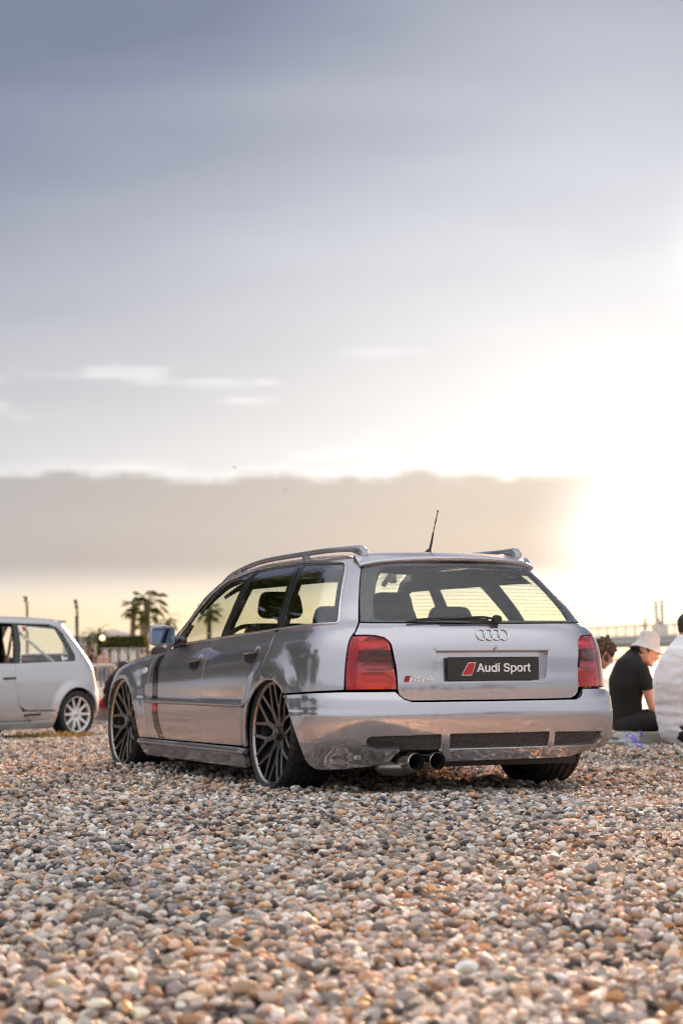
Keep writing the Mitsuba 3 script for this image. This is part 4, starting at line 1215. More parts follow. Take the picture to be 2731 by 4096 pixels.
for hy, hz in HUB2:
    for sg in (-1, 1):
        fc, lip, barrel, ty, cap, disc = WP2
        K = MH @ trimesh.transformations.translation_matrix((sg * .735, hy, hz)) @ (np.eye(4) if sg < 0 else np.diag([-1, 1, 1, 1.0]))
        fl = sg > 0
        w = num(HB + '__wheel')
        for nm, ms, mt, sm in (('', ty, 'rubber', 30), ('rim_lip', lip, 'alloy_silver', 40), ('barrel', barrel, 'alloy_barrel', 40), ('hub_cap', cap, 'chrome', 40), ('brake_disc', disc, 'brake_metal', 40)):
            q = trimesh.Trimesh(np.array(ms.vertices) @ K[:3, :3].T + K[:3, 3], np.array(ms.faces)[:, ::-1] if fl else ms.faces, process=False)
            scene[w if not nm else num(w + '__' + nm)] = mikit.ply(q, mt, smooth=sm)
        addn(w, 'rim', fc[0] @ K[:3, :3].T + K[:3, 3], fc[1][:, ::-1] if fl else fc[1], fc[2] @ K[:3, :3].T, 'alloy_silver')

# ------------------------------------------------------------------ people
pbr('skin', (.52, .29, .20), .5, 0, .4)
pbr('skin_tan', (.40, .21, .14), .5, 0, .4)
pbr('hair_dark', (.018, .014, .012), .55)
pbr('hair_curly', (.075, .045, .025), .6)
weave = proc(lambda p, n, uv: .004 * fbm(p.x * 30, p.y * 30, p.z * 22, 3), eps=2e-3)
pbr('black_cotton', (.016, .0155, .015), .85, 0, .3, sheen=.4, bump=weave)
pbr('white_cotton', (.72, .71, .74), .85, 0, .3, sheen=.3, bump=weave)
pbr('dark_trousers', (.022, .022, .026), .8, 0, .3, bump=weave)
pbr('denim', (.10, .14, .22), .85)
pbr('hat_cloth', (.58, .53, .51), .85, bump=weave)
pbr('red_cloth', (.38, .03, .04), .8)
pbr('pink_cloth', (.48, .36, .33), .8)
pbr('lens_dark', (.012, .012, .012), .08, 0, .6, 1.0)


def creases(m, amp, f, seed):
    """Soft folds: push the skin in and out along its normals."""
    v, n = np.array(m.vertices), m.vertex_normals
    q = v * np.asarray(f)
    d = np.abs(meshkit.fbm(q, 3, seed) - .5) * 2
    m.vertices = v + n * (.35 - d)[:, None] * amp
    return m


def sheet(u, r_off, z_off, D):
    """Figure drawings in units of u metres; x right, y down, w depth in metres -> world."""
    def f(x, y, w=0.0):
        s = (D + w) / D
        return V((r_off + u * x) * s, D + w, .7096 + (z_off - u * y) * s)
    return f


def hand(wrist, direc, palm_n, size=.085, curl=.5, edge=.008):
    """Palm, four fingers of different length with a bend each, and a thumb from the side."""
    d = np.asarray(direc, float); d /= np.linalg.norm(d)
    n = np.asarray(palm_n, float); n -= d * (n @ d); n /= np.linalg.norm(n)
    s = np.cross(d, n)
    w = np.asarray(wrist, float)
    bones = [[(w, .024), (w + d * size * .9 + s * .026, .013)], [(w, .024), (w + d * size * .9 - s * .026, .013)], [(w + d * size * .9 - s * .026, .013), (w + d * size * .9 + s * .026, .013)]]
    for k, L in enumerate((.062, .076, .080, .070)):
        b = w + d * size * .95 + s * (-.030 + .020 * k)
        m = b + d * L * .55 * math.cos(curl) + n * L * .55 * math.sin(curl)
        e = m + d * L * .5 * math.cos(curl * 2.2) + n * L * .5 * math.sin(curl * 2.2)
        bones += [[(b, .0092), (m, .0085)], [(m, .0085), (e, .0072)]]
    b = w + d * size * .25 + s * -.024
    m = b + d * .035 - s * .022 + n * .012
    bones += [[(b, .013), (m, .0105)], [(m, .0105), (m + d * .030 + n * .012 - s * .004, .009)]]
    return bones


# man in the bucket hat, seated on the kerb, back to the lens and head turned right
F1 = sheet(.00070152, 1.7287, .5863, 16.5)
PM = thing('person', 'seated person in black shirt and pale bucket hat looking down to the right', 'person', 'people on the kerb at the right')
fx = np.array([math.cos(.55), math.sin(.55)])


def man_head(F, cx, cy, w0, tilt, key, skin, nose=True, size=1.0):
    """Head in profile to the right: skull, jaw, nose, lips, ear; tilt = degrees bowed forward."""
    c = F(cx, cy, w0)
    a, b, z = RT, GF, np.array([0, 0, 1.0])
    a2 = RT * .93 + GF * .37
    a2 /= np.linalg.norm(a2)
    b2 = np.cross(z, a2)
    t = math.radians(tilt)
    ax, az = a2 * math.cos(t) - z * math.sin(t), z * math.cos(t) + a2 * math.sin(t)
    L = lambda x, y, h: c + (ax * x + b2 * y + az * h) * size
    bones = [[(L(-.022, 0, .030), .083 * size), (L(.025, 0, .035), .076 * size)],
             [(L(.040, 0, .02), .058 * size), (L(.050, 0, -.055), .043 * size)],
             [(L(.052, 0, -.075), .032 * size), (L(.068, 0, -.098), .020 * size)],
             [(L(-.01, .035, -.045), .03 * size), (L(.055, .018, -.09), .022 * size)], [(L(-.01, -.035, -.045), .03 * size), (L(.055, -.018, -.09), .022 * size)],
             [(L(.086, 0, .012), .012 * size), (L(.112, 0, -.024), .012 * size)], [(L(.112, 0, -.024), .012 * size), (L(.090, 0, -.032), .013 * size)],
             [(L(.088, .012, -.052), .010 * size), (L(.088, -.012, -.052), .010 * size)], [(L(.086, .010, -.066), .010 * size), (L(.086, -.010, -.066), .010 * size)],
             [(L(.080, .028, .030), .012 * size), (L(.080, -.028, .030), .012 * size)],
             [(L(-.012, -.079, .012), .012 * size), (L(-.016, -.080, -.016), .010 * size)], [(L(-.012, .079, .012), .012 * size), (L(-.016, .080, -.016), .010 * size)]]
    return L, bones, (ax, b2, az)


L1, hb1, ax1 = man_head(F1, 1118, 752, -.02, 16, PM, 'skin')
neck = [[(F1(985, 800, .0), .062), (L1(-.015, 0, -.04), .056)], [(F1(960, 850, .0), .075), (F1(985, 800, .0), .062)]]
armN = [[(F1(1060, 985, -.19), .050), (F1(1112, 1180, -.20), .046)], [(F1(1112, 1180, -.20), .045), (F1(1180, 1410, -.16), .039)], [(F1(1180, 1410, -.16), .039), (F1(1330, 1485, .02), .030)], [(F1(1330, 1485, .02), .030), (F1(1390, 1500, .09), .024)]]
armN += hand(F1(1390, 1500, .09), RT * .8 + GF * .6, np.array([0, 0, -1.0]))
armF = [[(F1(1010, 985, .21), .05), (F1(1120, 1200, .28), .045)], [(F1(1120, 1200, .28), .043), (F1(1230, 1400, .28), .038)], [(F1(1230, 1400, .28), .038), (F1(1370, 1480, .20), .028)]]
armF += hand(F1(1370, 1480, .20), RT * .9 + GF * .2, np.array([0, 0, -1.0]))
torso_in = [[(F1(890, 1150, 0), .12), (F1(940, 900, 0), .09)]]
add('', PM, blob(hb1 + neck + armN + armF + torso_in, .017, 5), 'skin', True)
sb = [[(F1(880, 1590, -.06), .125), (F1(880, 1590, .07), .125), (F1(862, 1330, -.07), .128), (F1(862, 1330, .08), .128)],
      [(F1(862, 1330, -.07), .128), (F1(862, 1330, .08), .128), (F1(882, 1120, -.10), .145), (F1(872, 1120, .12), .145)],
      [(F1(882, 1120, -.10), .145), (F1(872, 1120, .12), .145), (F1(918, 960, -.12), .118), (F1(900, 960, .14), .118)],
      [(F1(918, 960, -.12), .118), (F1(900, 960, .14), .118), (F1(950, 845, 0), .078)],
      [(F1(930, 950, -.10), .11), (F1(1055, 985, -.19), .064)], [(F1(1055, 985, -.19), .064), (F1(1108, 1150, -.20), .060)],
      [(F1(930, 950, .12), .10), (F1(1010, 985, .21), .062)], [(F1(1010, 985, .21), .062), (F1(1100, 1150, .27), .058)],
      [(F1(940, 860, 0), .080), (F1(980, 800, 0), .068)]]
add(PM, 'shirt', creases(blob(sb, .024, 6), .010, (9, 9, 15), 4), 'black_cotton', True)
tb = [[(F1(885, 1590, -.08), .118), (F1(885, 1590, .10), .118)], [(F1(900, 1600, -.10), .112), (F1(1330, 1545, -.13), .078)], [(F1(1330, 1545, -.13), .078), (F1(1420, 2050, -.02), .055)],
      [(F1(900, 1600, .12), .112), (F1(1350, 1540, .22), .078)], [(F1(1350, 1540, .22), .078), (F1(1430, 2050, .28), .055)]]
add(PM, 'trousers', creases(blob(tb, .02, 6), .008, (10, 10, 10), 6), 'dark_trousers', True)
hc = L1(-.002, 0, .072)
hatp = [(0, .092), (.050, .091), (.072, .082), (.079, .068), (.088, .02), (.0945, -.014), (.108, -.030), (.134, -.058), (.142, -.066), (.141, -.069), (.104, -.035), (.090, -.016)]
ht = lathe(hatp, 56)
K = np.eye(4)
K[:3, 0], K[:3, 1], K[:3, 2], K[:3, 3] = ax1[0], ax1[1], ax1[2], hc
hv = np.array(ht.vertices)
hv[:, 2] += .006 * np.sin(np.arctan2(hv[:, 1], hv[:, 0]) * 2 + .6) * (hv[:, 2] < -.02)
ht = trimesh.Trimesh(hv * [1.06, .96, 1.02], ht.faces, process=False)
hk = add(PM, 'bucket_hat', moved(ht, K), 'hat_cloth', 60, label='pale bucket hat with a drooping brim')
pr = trimesh.creation.icosphere(3, 1.0)
add(PM, 'hair', blob([[(L1(-.052, 0, .015), .055), (L1(-.035, 0, -.02), .048)], [(L1(-.03, -.05, .02), .035), (L1(-.012, -.064, -.002), .019)], [(L1(-.03, .05, .02), .035), (L1(-.012, .064, -.002), .019)]], .014, 4), 'hair_dark', True)
gl = [[(L1(.084, -.034, .016), (.010, .010, .017)), (L1(.078, -.048, .016), (.010, .010, .015))], [(L1(.084, .034, .016), (.010, .010, .017)), (L1(.078, .048, .016), (.010, .010, .015))], [(L1(.094, -.01, .022), .004), (L1(.094, .01, .022), .004)], [(L1(.076, -.056, .020), .004), (L1(-.005, -.076, .018), .0035)]]
add(PM, 'sunglasses', blob(gl, .01, 1), 'lens_dark', True)
add(PM, 'moustache', blob([[(L1(.097, -.004, -.041), .008), (L1(.088, -.026, -.050), .006)], [(L1(.097, .004, -.041), .008), (L1(.088, .026, -.050), .006)]], .008, 2), 'hair_dark', True)

# man in the white shirt, cut by the right edge
F2 = sheet(.00070152 * 16.0 / 16.5, 1.7287 * 16.0 / 16.5, .5863 * 16.0 / 16.5, 16.0)
PW2 = thing('person', 'broad seated person in white shirt, cut off by the right edge of the photo', 'person', 'people on the kerb at the right')
L2_, hb2, ax2 = man_head(F2, 1640, 500, .05, 10, PW2, 'skin')
nk = [[(F2(1555, 680, .0), .072), (L2_(-.02, 0, -.045), .064)]]
ar = [[(F2(1640, 900, -.22), .055), (F2(1700, 1200, -.24), .048)], [(F2(1700, 1200, -.24), .046), (F2(1830, 1400, -.15), .036)], [(F2(1830, 1400, -.15), .036), (F2(1950, 1380, 0), .027)]] + hand(F2(1950, 1380, 0), RT, np.array([0, 0, -1.0]))
ar += [[(F2(1620, 900, .22), .055), (F2(1720, 1200, .28), .048)], [(F2(1720, 1200, .28), .046), (F2(1850, 1400, .2), .036)], [(F2(1850, 1400, .2), .036), (F2(1960, 1400, .14), .027)]] + hand(F2(1960, 1400, .14), RT, np.array([0, 0, -1.0]))
add('', PW2, blob(hb2 + nk + ar + [[(F2(1500, 1100, 0), .14), (F2(1550, 800, 0), .1)]], .02, 5), 'skin_tan', True)
sb = [[(F2(1475, 1640, -.08), .150), (F2(1500, 1620, .10), .150), (F2(1452, 1350, -.08), .168), (F2(1470, 1350, .10), .168)],
      [(F2(1452, 1350, -.08), .168), (F2(1470, 1350, .10), .168), (F2(1462, 1090, -.12), .176), (F2(1470, 1090, .14), .176)],
      [(F2(1462, 1090, -.12), .176), (F2(1470, 1090, .14), .176), (F2(1505, 900, -.14), .140), (F2(1505, 900, .15), .140)],
      [(F2(1505, 900, -.14), .140), (F2(1505, 900, .15), .140), (F2(1545, 735, 0), .092)],
      [(F2(1545, 735, 0), .092), (F2(1560, 680, 0), .080)],
      [(F2(1520, 880, -.14), .115), (F2(1640, 900, -.22), .075)], [(F2(1640, 900, -.22), .075), (F2(1690, 1130, -.24), .068)],
      [(F2(1520, 880, .14), .115), (F2(1620, 900, .22), .075)], [(F2(1620, 900, .22), .075), (F2(1700, 1130, .27), .068)]]
add(PW2, 'shirt', creases(blob(sb, .020, 6), .040, (5, 5, 12), 12), 'white_cotton', True)
tb = [[(F2(1510, 1665, -.10), .128), (F2(1520, 1665, .12), .128)], [(F2(1520, 1670, -.12), .12), (F2(1950, 1590, -.14), .085)], [(F2(1950, 1590, -.14), .085), (F2(2000, 2100, -.05), .06)],
      [(F2(1520, 1670, .12), .12), (F2(1950, 1590, .2), .085)], [(F2(1950, 1590, .2), .085), (F2(2000, 2100, .25), .06)]]
add(PW2, 'trousers', blob(tb, .025, 6), 'dark_trousers', True)
add(PW2, 'hair', blob([[(L2_(-.03, 0, .045), .088), (L2_(.03, 0, .06), .072)], [(L2_(-.05, 0, .0), .06), (L2_(-.045, 0, -.03), .045)]], .02, 4), 'hair_dark', True)

# curly head behind the tail lamp
F3 = sheet(.00070152 * 17.4 / 16.5, 1.7287 * 17.4 / 16.5, .5863 * 17.4 / 16.5, 17.4)
PC3 = thing('person', 'seated person with curly hair, only the head showing behind the tail light', 'person', 'people on the kerb at the right')
L3, hb3, ax3 = man_head(F3, 602, 775, 0, 30, PC3, 'skin')
add('', PC3, blob(hb3 + [[(F3(470, 900, 0), .065), (L3(-.02, 0, -.05), .052)], [(F3(420, 1020, -.16), .05), (F3(430, 1300, -.2), .04)], [(F3(430, 1300, -.2), .04), (F3(540, 1450, -.1), .03)], [(F3(400, 1200, 0), .1), (F3(470, 900, 0), .07)]] + hand(F3(540, 1450, -.1), RT, np.array([0, 0, -1.0])), .02, 5), 'skin', True)
r5 = np.random.default_rng(5)
curls = [[(L3(-.02, 0, .03), .085), (L3(.02, 0, .05), .078)]]
for k in range(120):
    q = r5.normal(size=3)
    q /= np.linalg.norm(q)
    if q[0] > .55 and q[2] < .3:
        continue
    p = L3(-.005 + q[0] * .098, q[1] * .094, .035 + q[2] * .095)
    curls.append([(p, r5.uniform(.012, .02)), (p + r5.normal(0, .012, 3), .012)])
add(PC3, 'curly_hair', blob(curls, .022, 2), 'hair_curly', 60)
sb = [[(F3(390, 1600, -.08), .12), (F3(390, 1600, .08), .12), (F3(380, 1150, -.11), .13), (F3(380, 1150, .11), .13)], [(F3(380, 1150, -.11), .13), (F3(380, 1150, .11), .13), (F3(440, 920, 0), .08)], [(F3(420, 1010, -.16), .06), (F3(430, 1180, -.19), .055)]]
add(PC3, 'shirt', blob(sb, .03, 5), 'dark_trousers', True)
add(PC3, 'trousers', blob([[(F3(390, 1600, -.08), .12), (F3(780, 1650, -.1), .07)], [(F3(390, 1600, .1), .12), (F3(780, 1650, .14), .07)], [(F3(780, 1650, .0), .09), (F3(800, 2000, 0), .06)]], .03, 4), 'denim', True)

# crouched figure in black on the far kerb at the left
F4 = sheet(.0023540, -7.2003, 1.8400, 42.0)
PB = thing('person', 'person in black sitting bent forward on the far kerb beyond the front wheel', 'person')
add('', PB, blob([[(F4(1105, 830), .10), (F4(1108, 850), .085)], [(F4(1060, 880), .07), (F4(1100, 850), .06)], [(F4(960, 1010, -.2), .05), (F4(935, 1060, -.2), .04)], [(F4(935, 1060, -.2), .04), (F4(1010, 1110, -.25), .035)], [(F4(1000, 1000), .12), (F4(1050, 900), .1)]] + hand(F4(1010, 1110, -.25), RT, np.array([0, 0, -1.0])), .025, 4), 'skin_tan', True)
add(PB, 'hair', blob([[(F4(1098, 818), .112), (F4(1112, 815), .105)]], .03, 3), 'hair_dark', True)
add(PB, 'shirt', creases(blob([[(F4(1000, 1120, -.1), .17), (F4(1000, 1120, .1), .17), (F4(1010, 990, -.15), .17), (F4(1010, 990, .15), .17)], [(F4(1010, 990, -.15), .17), (F4(1010, 990, .15), .17), (F4(1065, 885, 0), .12)], [(F4(1000, 930, -.22), .08), (F4(950, 1040, -.24), .075)], [(F4(1060, 930, .22), .08), (F4(1090, 1080, .24), .06)]], .04, 5), .02, (6, 6, 6), 3), 'black_cotton', True)
add(PB, 'trousers', blob([[(F4(1000, 1140, -.1), .16), (F4(1120, 1080, -.15), .10)], [(F4(1000, 1140, .1), .16), (F4(1130, 1080, .2), .10)], [(F4(1120, 1080, -.15), .10), (F4(1150, 1260, -.15), .07)], [(F4(1130, 1080, .2), .10), (F4(1160, 1260, .2), .07)]], .04, 4), 'dark_trousers', True)
add('', thing('bag', 'red bag on the far kerb beside the person in black', 'bag'), creases(blob([[(F4(890, 1165, .1), .05), (F4(945, 1165, .1), .06), (F4(930, 1110, .1), .05)], [(F4(905, 1140, .1), .03), (F4(925, 1098, .1), .02)]], .02, 3), .02, (12, 12, 12), 2), 'red_cloth', True)


def stander(r, d, z0, h, facing, shirt, trousers, hair, label, group='people strolling on the promenade', arms=(0, 0), skin='skin_tan', cat_='person'):
    """A standing figure h metres tall: body, shirt, trousers, hair."""
    k = thing('person', label, cat_, group)
    f = RT * math.cos(facing) + GF * math.sin(facing)
    s_ = np.cross([0, 0, 1.0], f)
    o = V(r, d, z0)
    L = lambda a, b, z: o + f * a * h + s_ * b * h + np.array([0, 0, z * h])
    body = [[(L(.01, 0, .935), .052 * h), (L(.025, 0, .90), .040 * h)], [(L(0, 0, .80), .032 * h), (L(.01, 0, .9), .034 * h)], [(L(0, 0, .75), .07 * h), (L(0, 0, .60), .06 * h)], [(L(.055, 0, .915), .008 * h), (L(.06, 0, .90), .009 * h)]]
    sh, tr = [[(L(0, -.07, .55), .055 * h), (L(0, .07, .55), .055 * h), (L(0, -.075, .76), .058 * h), (L(0, .075, .76), .058 * h)], [(L(0, -.08, .775), .045 * h), (L(0, .08, .775), .045 * h), (L(0, 0, .815), .035 * h)]], []
    for i, sd_ in enumerate((-1, 1)):
        e = L(.02 + .05 * arms[i], sd_ * .15, .62)
        w_e = L(.06 + .16 * arms[i], sd_ * (.15 - .05 * arms[i]), .50 + .10 * arms[i])
        body += [[(L(0, sd_ * .125, .79), .030 * h), (e, .025 * h)], [(e, .024 * h), (w_e, .017 * h)]]
        body += hand(w_e, f * .5 + np.array([0, 0, -.8]), f * .3 + s_ * -sd_, .08)
        sh += [[(L(0, sd_ * .10, .785), .042 * h), (L(.01, sd_ * .138, .69), .034 * h)]]
        tr += [[(L(0, sd_ * .05, .53), .062 * h), (L(.01, sd_ * .055, .29), .042 * h)], [(L(.01, sd_ * .055, .29), .042 * h), (L(-.01, sd_ * .055, .05), .030 * h)], [(L(-.01, sd_ * .055, .03), .026 * h), (L(.07, sd_ * .06, .018), .018 * h)]]
    add('', k, blob(body, .03, 3), skin, True)
    add(k, 'shirt', blob(sh, .05, 4), shirt, True)
    add(k, 'trousers', blob(tr, .05, 4), trousers, True)
    add(k, 'hair', blob([[(L(-.006, 0, .95), .056 * h), (L(-.012, 0, .93), .052 * h)]], .03, 3), hair, True)
    return k


U87 = 87 / 7965
rr_ = lambda x: (x / 2.24 - 1365.5) * U87
stander(rr_(822), 87, -.42, 1.76, 2.6, 'black_cotton', 'dark_trousers', 'hair_dark', 'standing person in black shirt just beyond the tail of the hatchback', arms=(.3, .6))
stander(rr_(872), 89, -.42, 1.72, -1.2, 'pink_cloth', 'denim', 'hair_dark', 'standing person in faded pink top and blue jeans beyond the hatchback', arms=(.8, .2))
stander(rr_(1288), 86, -.42, 1.70, .6, 'pink_cloth', 'dark_trousers', 'hair_curly', 'standing person in pale red top above the bonnet of the estate car', arms=(.5, .8))
stander(rr_(1325), 87, -.42, 1.62, 2.2, 'white_cotton', 'denim', 'hair_curly', 'standing person in white top above the bonnet of the estate car', arms=(.2, .2))
F6 = sheet(.0015133, -4.6290, 1.19, 27.0)
PH = thing('person', 'dark-haired seated person, only the hair showing above the bonnet', 'person')
hx, hy_, hz_ = -2.47, 27.0, .80
add('', PH, blob([[(V(hx, hy_, .79), .092), (V(hx + .02, hy_, .72), .07)], [(V(hx, hy_, .52), .06), (V(hx, hy_, .7), .055)], [(V(hx, hy_, .4), .12), (V(hx, hy_, .1), .12)], [(V(hx + .2, hy_, .4), .045), (V(hx + .26, hy_, .12), .04)], [(V(hx - .2, hy_, .4), .045), (V(hx - .26, hy_, .12), .04)]], .03, 4), 'skin_tan', True)
add(PH, 'hair', blob([[(V(hx - .02, hy_ - .02, .825), .105), (V(hx + .02, hy_, .83), .10)], [(V(hx, hy_ - .04, .78), .09), (V(hx, hy_ - .05, .70), .06)]], .03, 4), 'hair_dark', True)
add(PH, 'shirt', blob([[(V(hx - .1, hy_, -.1), .15), (V(hx + .1, hy_, -.1), .15), (V(hx - .16, hy_, .42), .11), (V(hx + .16, hy_, .42), .11)], [(V(hx, hy_, .52), .08), (V(hx, hy_, .4), .15)]], .04, 4), 'black_cotton', True)
add(PH, 'trousers', blob([[(V(hx, hy_, -.12), .16), (V(hx - .1, hy_ + .5, -.12), .09)], [(V(hx, hy_, -.12), .16), (V(hx + .15, hy_ + .5, -.12), .09)]], .05, 4), 'dark_trousers', True)

# ------------------------------------------------------------------ kerbs, bottles
pbr('concrete', proc(lambda p, n, uv: mix((.26, .235, .21), (.40, .37, .34), fbm(p.x * 5, p.y * 5, p.z * 7, 4)) * (.8 + .35 * noise(p.x * 40, p.y * 40, p.z * 40))), .85, bump=proc(lambda p, n, uv: .02 * fbm(p.x * 16, p.y * 16, p.z * 16, 4), eps=4e-3))


def kerb(key, label, r0, r1, d0, d1, z0, z1, seg=.12, rough=.022, seed=1):
    """A weathered concrete beam with a worn, uneven edge."""
    n = max(4, int(abs(r1 - r0) / seg))
    prof = np.array([(0, 0), (0, .55), (0, .88), (.035, 1.0), (.5, 1.0), (1, 1.0), (1, 0)])
    rows = []
    for r in np.linspace(r0, r1, n):
        rows.append([V(r, d0 + (d1 - d0) * a, z0 + (z1 - z0) * b) for a, b in prof])
    rows = np.array(rows)
    m_ = rows.shape[1]
    f = np.array([[i * m_ + j, (i + 1) * m_ + j, (i + 1) * m_ + j + 1, i * m_ + j + 1] for i in range(n - 1) for j in range(m_ - 1)])
    v = rows.reshape(-1, 3)
    v = v + (np.stack([meshkit.fbm(v * 5 + 7 * k, 3, seed + k) for k in range(3)], 1) - .5) * 2 * rough
    k = thing('kerb', label, 'kerb')
    scene[k] = mikit.ply((v, np.vstack([f[:, [0, 1, 2]], f[:, [0, 2, 3]]])), 'concrete', smooth=40)


kerb('kerb', 'rough concrete kerb that the people at the right sit on', .3, 7.0, 16.15, 16.75, -.12, .115)
kerb('kerb', 'low tan concrete kerb far off between the two cars', -9, -3.2, 42.3, 42.9, -.65, -.20, .3, .03, 5)
thin_glass('pet_plastic', (.90, .92, .95))
pbr('bottle_label', (.16, .16, .50), .35)
pbr('cola', (.02, .010, .006), .1)
pbr('cap_blue', (.10, .12, .45), .4)
scene['pet_shell'] = {'type': 'blendbsdf', 'weight': .6, 'a': {'type': 'thindielectric', 'int_ior': 1.5, 'specular_transmittance': rgb(.9, .92, .96)}, 'b': {'type': 'twosided', 'bsdf': {'type': 'principled', 'base_color': rgb(.5, .52, .56), 'roughness': .25}}}


def bottle(label, base, tip, cola):
    k = thing('bottle', label, 'bottle', 'plastic bottles by the kerb')
    b, t = np.asarray(base), np.asarray(tip)
    L = np.linalg.norm(t - b)
    ax = (t - b) / L
    e1 = np.cross(ax, [0, 0, 1.0]); e1 /= np.linalg.norm(e1)
    M = np.eye(4)
    M[:3, 0], M[:3, 1], M[:3, 2], M[:3, 3] = e1, np.cross(ax, e1), ax, b
    s = L / .235
    sh = lathe([(0, .008), (.018, .002), (.029, .0), (.033, .012), (.0325, .03), (.0305, .05), (.0325, .06), (.0325, .118), (.0315, .13), (.029, .155), (.020, .185), (.0135, .205), (.0128, .216)], 28)
    v = np.array(sh.vertices)
    v[:, :2] *= (1 + .05 * np.sin(np.arctan2(v[:, 1], v[:, 0]) * 5) * (v[:, 2] < .05))[:, None]
    scene[k] = mikit.ply(moved(trimesh.Trimesh(v * s, sh.faces, process=False), M), 'pet_shell', smooth=50)
    add(k, 'label', moved(lathe([(.0328 * s, .062 * s), (.0333 * s, .063 * s), (.0333 * s, .116 * s), (.0328 * s, .117 * s)], 28), M), 'bottle_label', 40)
    add(k, 'cap', moved(lathe([(.0, .236 * s), (.0135 * s, .236 * s), (.0148 * s, .233 * s), (.0148 * s, .217 * s), (.0, .217 * s)], 20), M), 'cap_blue', 40)
    if cola:
        add(k, 'drink', moved(lathe([(0, .01 * s), (.028 * s, .006 * s), (.0305 * s, .02 * s), (.0305 * s, .052 * s), (0, .058 * s)], 20), M), 'cola', 40)
    # round emblem on the label, towards the lens
    vdir = CAM - b
    vd = vdir - ax * (vdir @ ax); vd /= np.linalg.norm(vd)
    up = np.array([0, 0, 1.0]) - ax * ax[2]; up /= np.linalg.norm(up)
    q = vd * .75 + up * .66; q /= np.linalg.norm(q)
    c = b + ax * .085 * s
    tt = np.linspace(0, 2 * np.pi, 24, endpoint=False)
    side_ = np.cross(ax, q)
    for nm, half_, mt in (('emblem', 0, 'badge_red'), ('emblem', 1, 'white_paint')):
        ang_ = np.linspace(0, np.pi, 14) + np.pi * half_
        pts = [(0.0, 0.0)] + [(.008 * math.cos(a_), .008 * math.sin(a_)) for a_ in ang_]
        P = np.array([c + ax * a_ * s + side_ * b_ * s + q * (math.sqrt(max(.0342 ** 2 - b_ ** 2, 0))) * s for a_, b_ in pts])
        f = np.array([[0, i, i + 1] for i in range(1, len(pts) - 1)])
        add(k, nm, (P, f), mt, False)
    return k


FB = sheet(.00070152 * 15.6 / 16.5, 1.7287 * 15.6 / 16.5, .5863 * 15.6 / 16.5, 15.6)
bottle('upright leaning plastic bottle with dark drink propped against the kerb', FB(795, 1885, -.05), FB(1022, 1722, .30), True)
bottle('empty plastic bottle with blue cap lying flat on the pebbles', FB(862, 1880, -.35), FB(1195, 1895, -.25), False)
r6 = np.random.default_rng(6)
for k in range(9):
    x, y = r6.uniform(640, 900), r6.uniform(1720, 1830)
    v, f = st2[k % len(st2)]
    add('', thing('rubble_stone', 'lump of broken concrete at the end of the kerb by the car', 'stone', 'broken concrete by the kerb'), ((v * [r6.uniform(.04, .08), r6.uniform(.04, .07), r6.uniform(.025, .04)]) + FB(x, y, r6.uniform(0, .5)), f), 'concrete', True)

# dry grass round the hatchback's tyres
leafmat('dry_grass', proc(lambda p, n, uv: mix((.13, .11, .04), (.27, .20, .08), noise(p.x * 9, p.y * 9, p.z * 9))), .8)
r8 = np.random.default_rng(8)
gp_ = []
for _ in range(5200):
    r, d = r8.uniform(-4.4, -2.3), r8.uniform(21.6, 24.4)
    if meshkit.fbm(np.array([[r * 2.2, d * 2.2, 0]]), 3, 6)[0] > .60 and abs(r + .30 * d - 3.4) < 1.6:
        gp_.append((r, d))
gv_, gf_ = [], []
for r, d in gp_:
    b = V(r, d, float(gz(np.array(r), np.array(d))) - .01)
    a, l = r8.uniform(0, 6.28), r8.uniform(.04, .12)
    t = b + np.array([math.cos(a) * l * .6, math.sin(a) * l * .6, l])
    w = np.array([-math.sin(a), math.cos(a), 0]) * .004
    k = len(gv_)
    gv_ += [b - w, b + w, (b + t) / 2 + w * .8 + [0, 0, l * .12], t]
    gf_ += [[k, k + 1, k + 2], [k, k + 2, k + 3]]
scene['dry_grass_tufts'] = mikit.ply((np.array(gv_), np.array(gf_)), 'dry_grass', smooth=False)
labels['dry_grass_tufts'] = {'kind': 'stuff', 'label': 'dry yellow grass tufts growing in the shingle beside the hatchback'}

# ------------------------------------------------------------------ far left: terrace, hedge, kiosks, palms, lamps
FAR = {140: sheet(140 / 7965 / 2.24, -1365.5 * 140 / 7965, 351 * 140 / 7965, 140.0), 121: sheet(121 / 7965 / 2.24, -1365.5 * 121 / 7965, 351 * 121 / 7965, 121.0)}
pbr('bark', proc(lambda p, n, uv: mix((.10, .07, .045), (.20, .15, .10), fbm(p.x * 6, p.y * 6, p.z * 14, 3))), .9)
leafmat('frond', proc(lambda p, n, uv: mix((.035, .055, .015), (.11, .12, .035), fbm(p.x * 1.4, p.y * 1.4, p.z * 1.4, 3))), .7)
leafmat('hedge_leaf', proc(lambda p, n, uv: mix((.03, .045, .012), (.12, .13, .045), fbm(p.x * 1.1, p.y * 1.1, p.z * 1.6, 3))), .7)
leafmat('tree_leaf', proc(lambda p, n, uv: mix((.025, .04, .012), (.09, .10, .03), fbm(p.x * .9, p.y * .9, p.z * .9, 3))), .6)


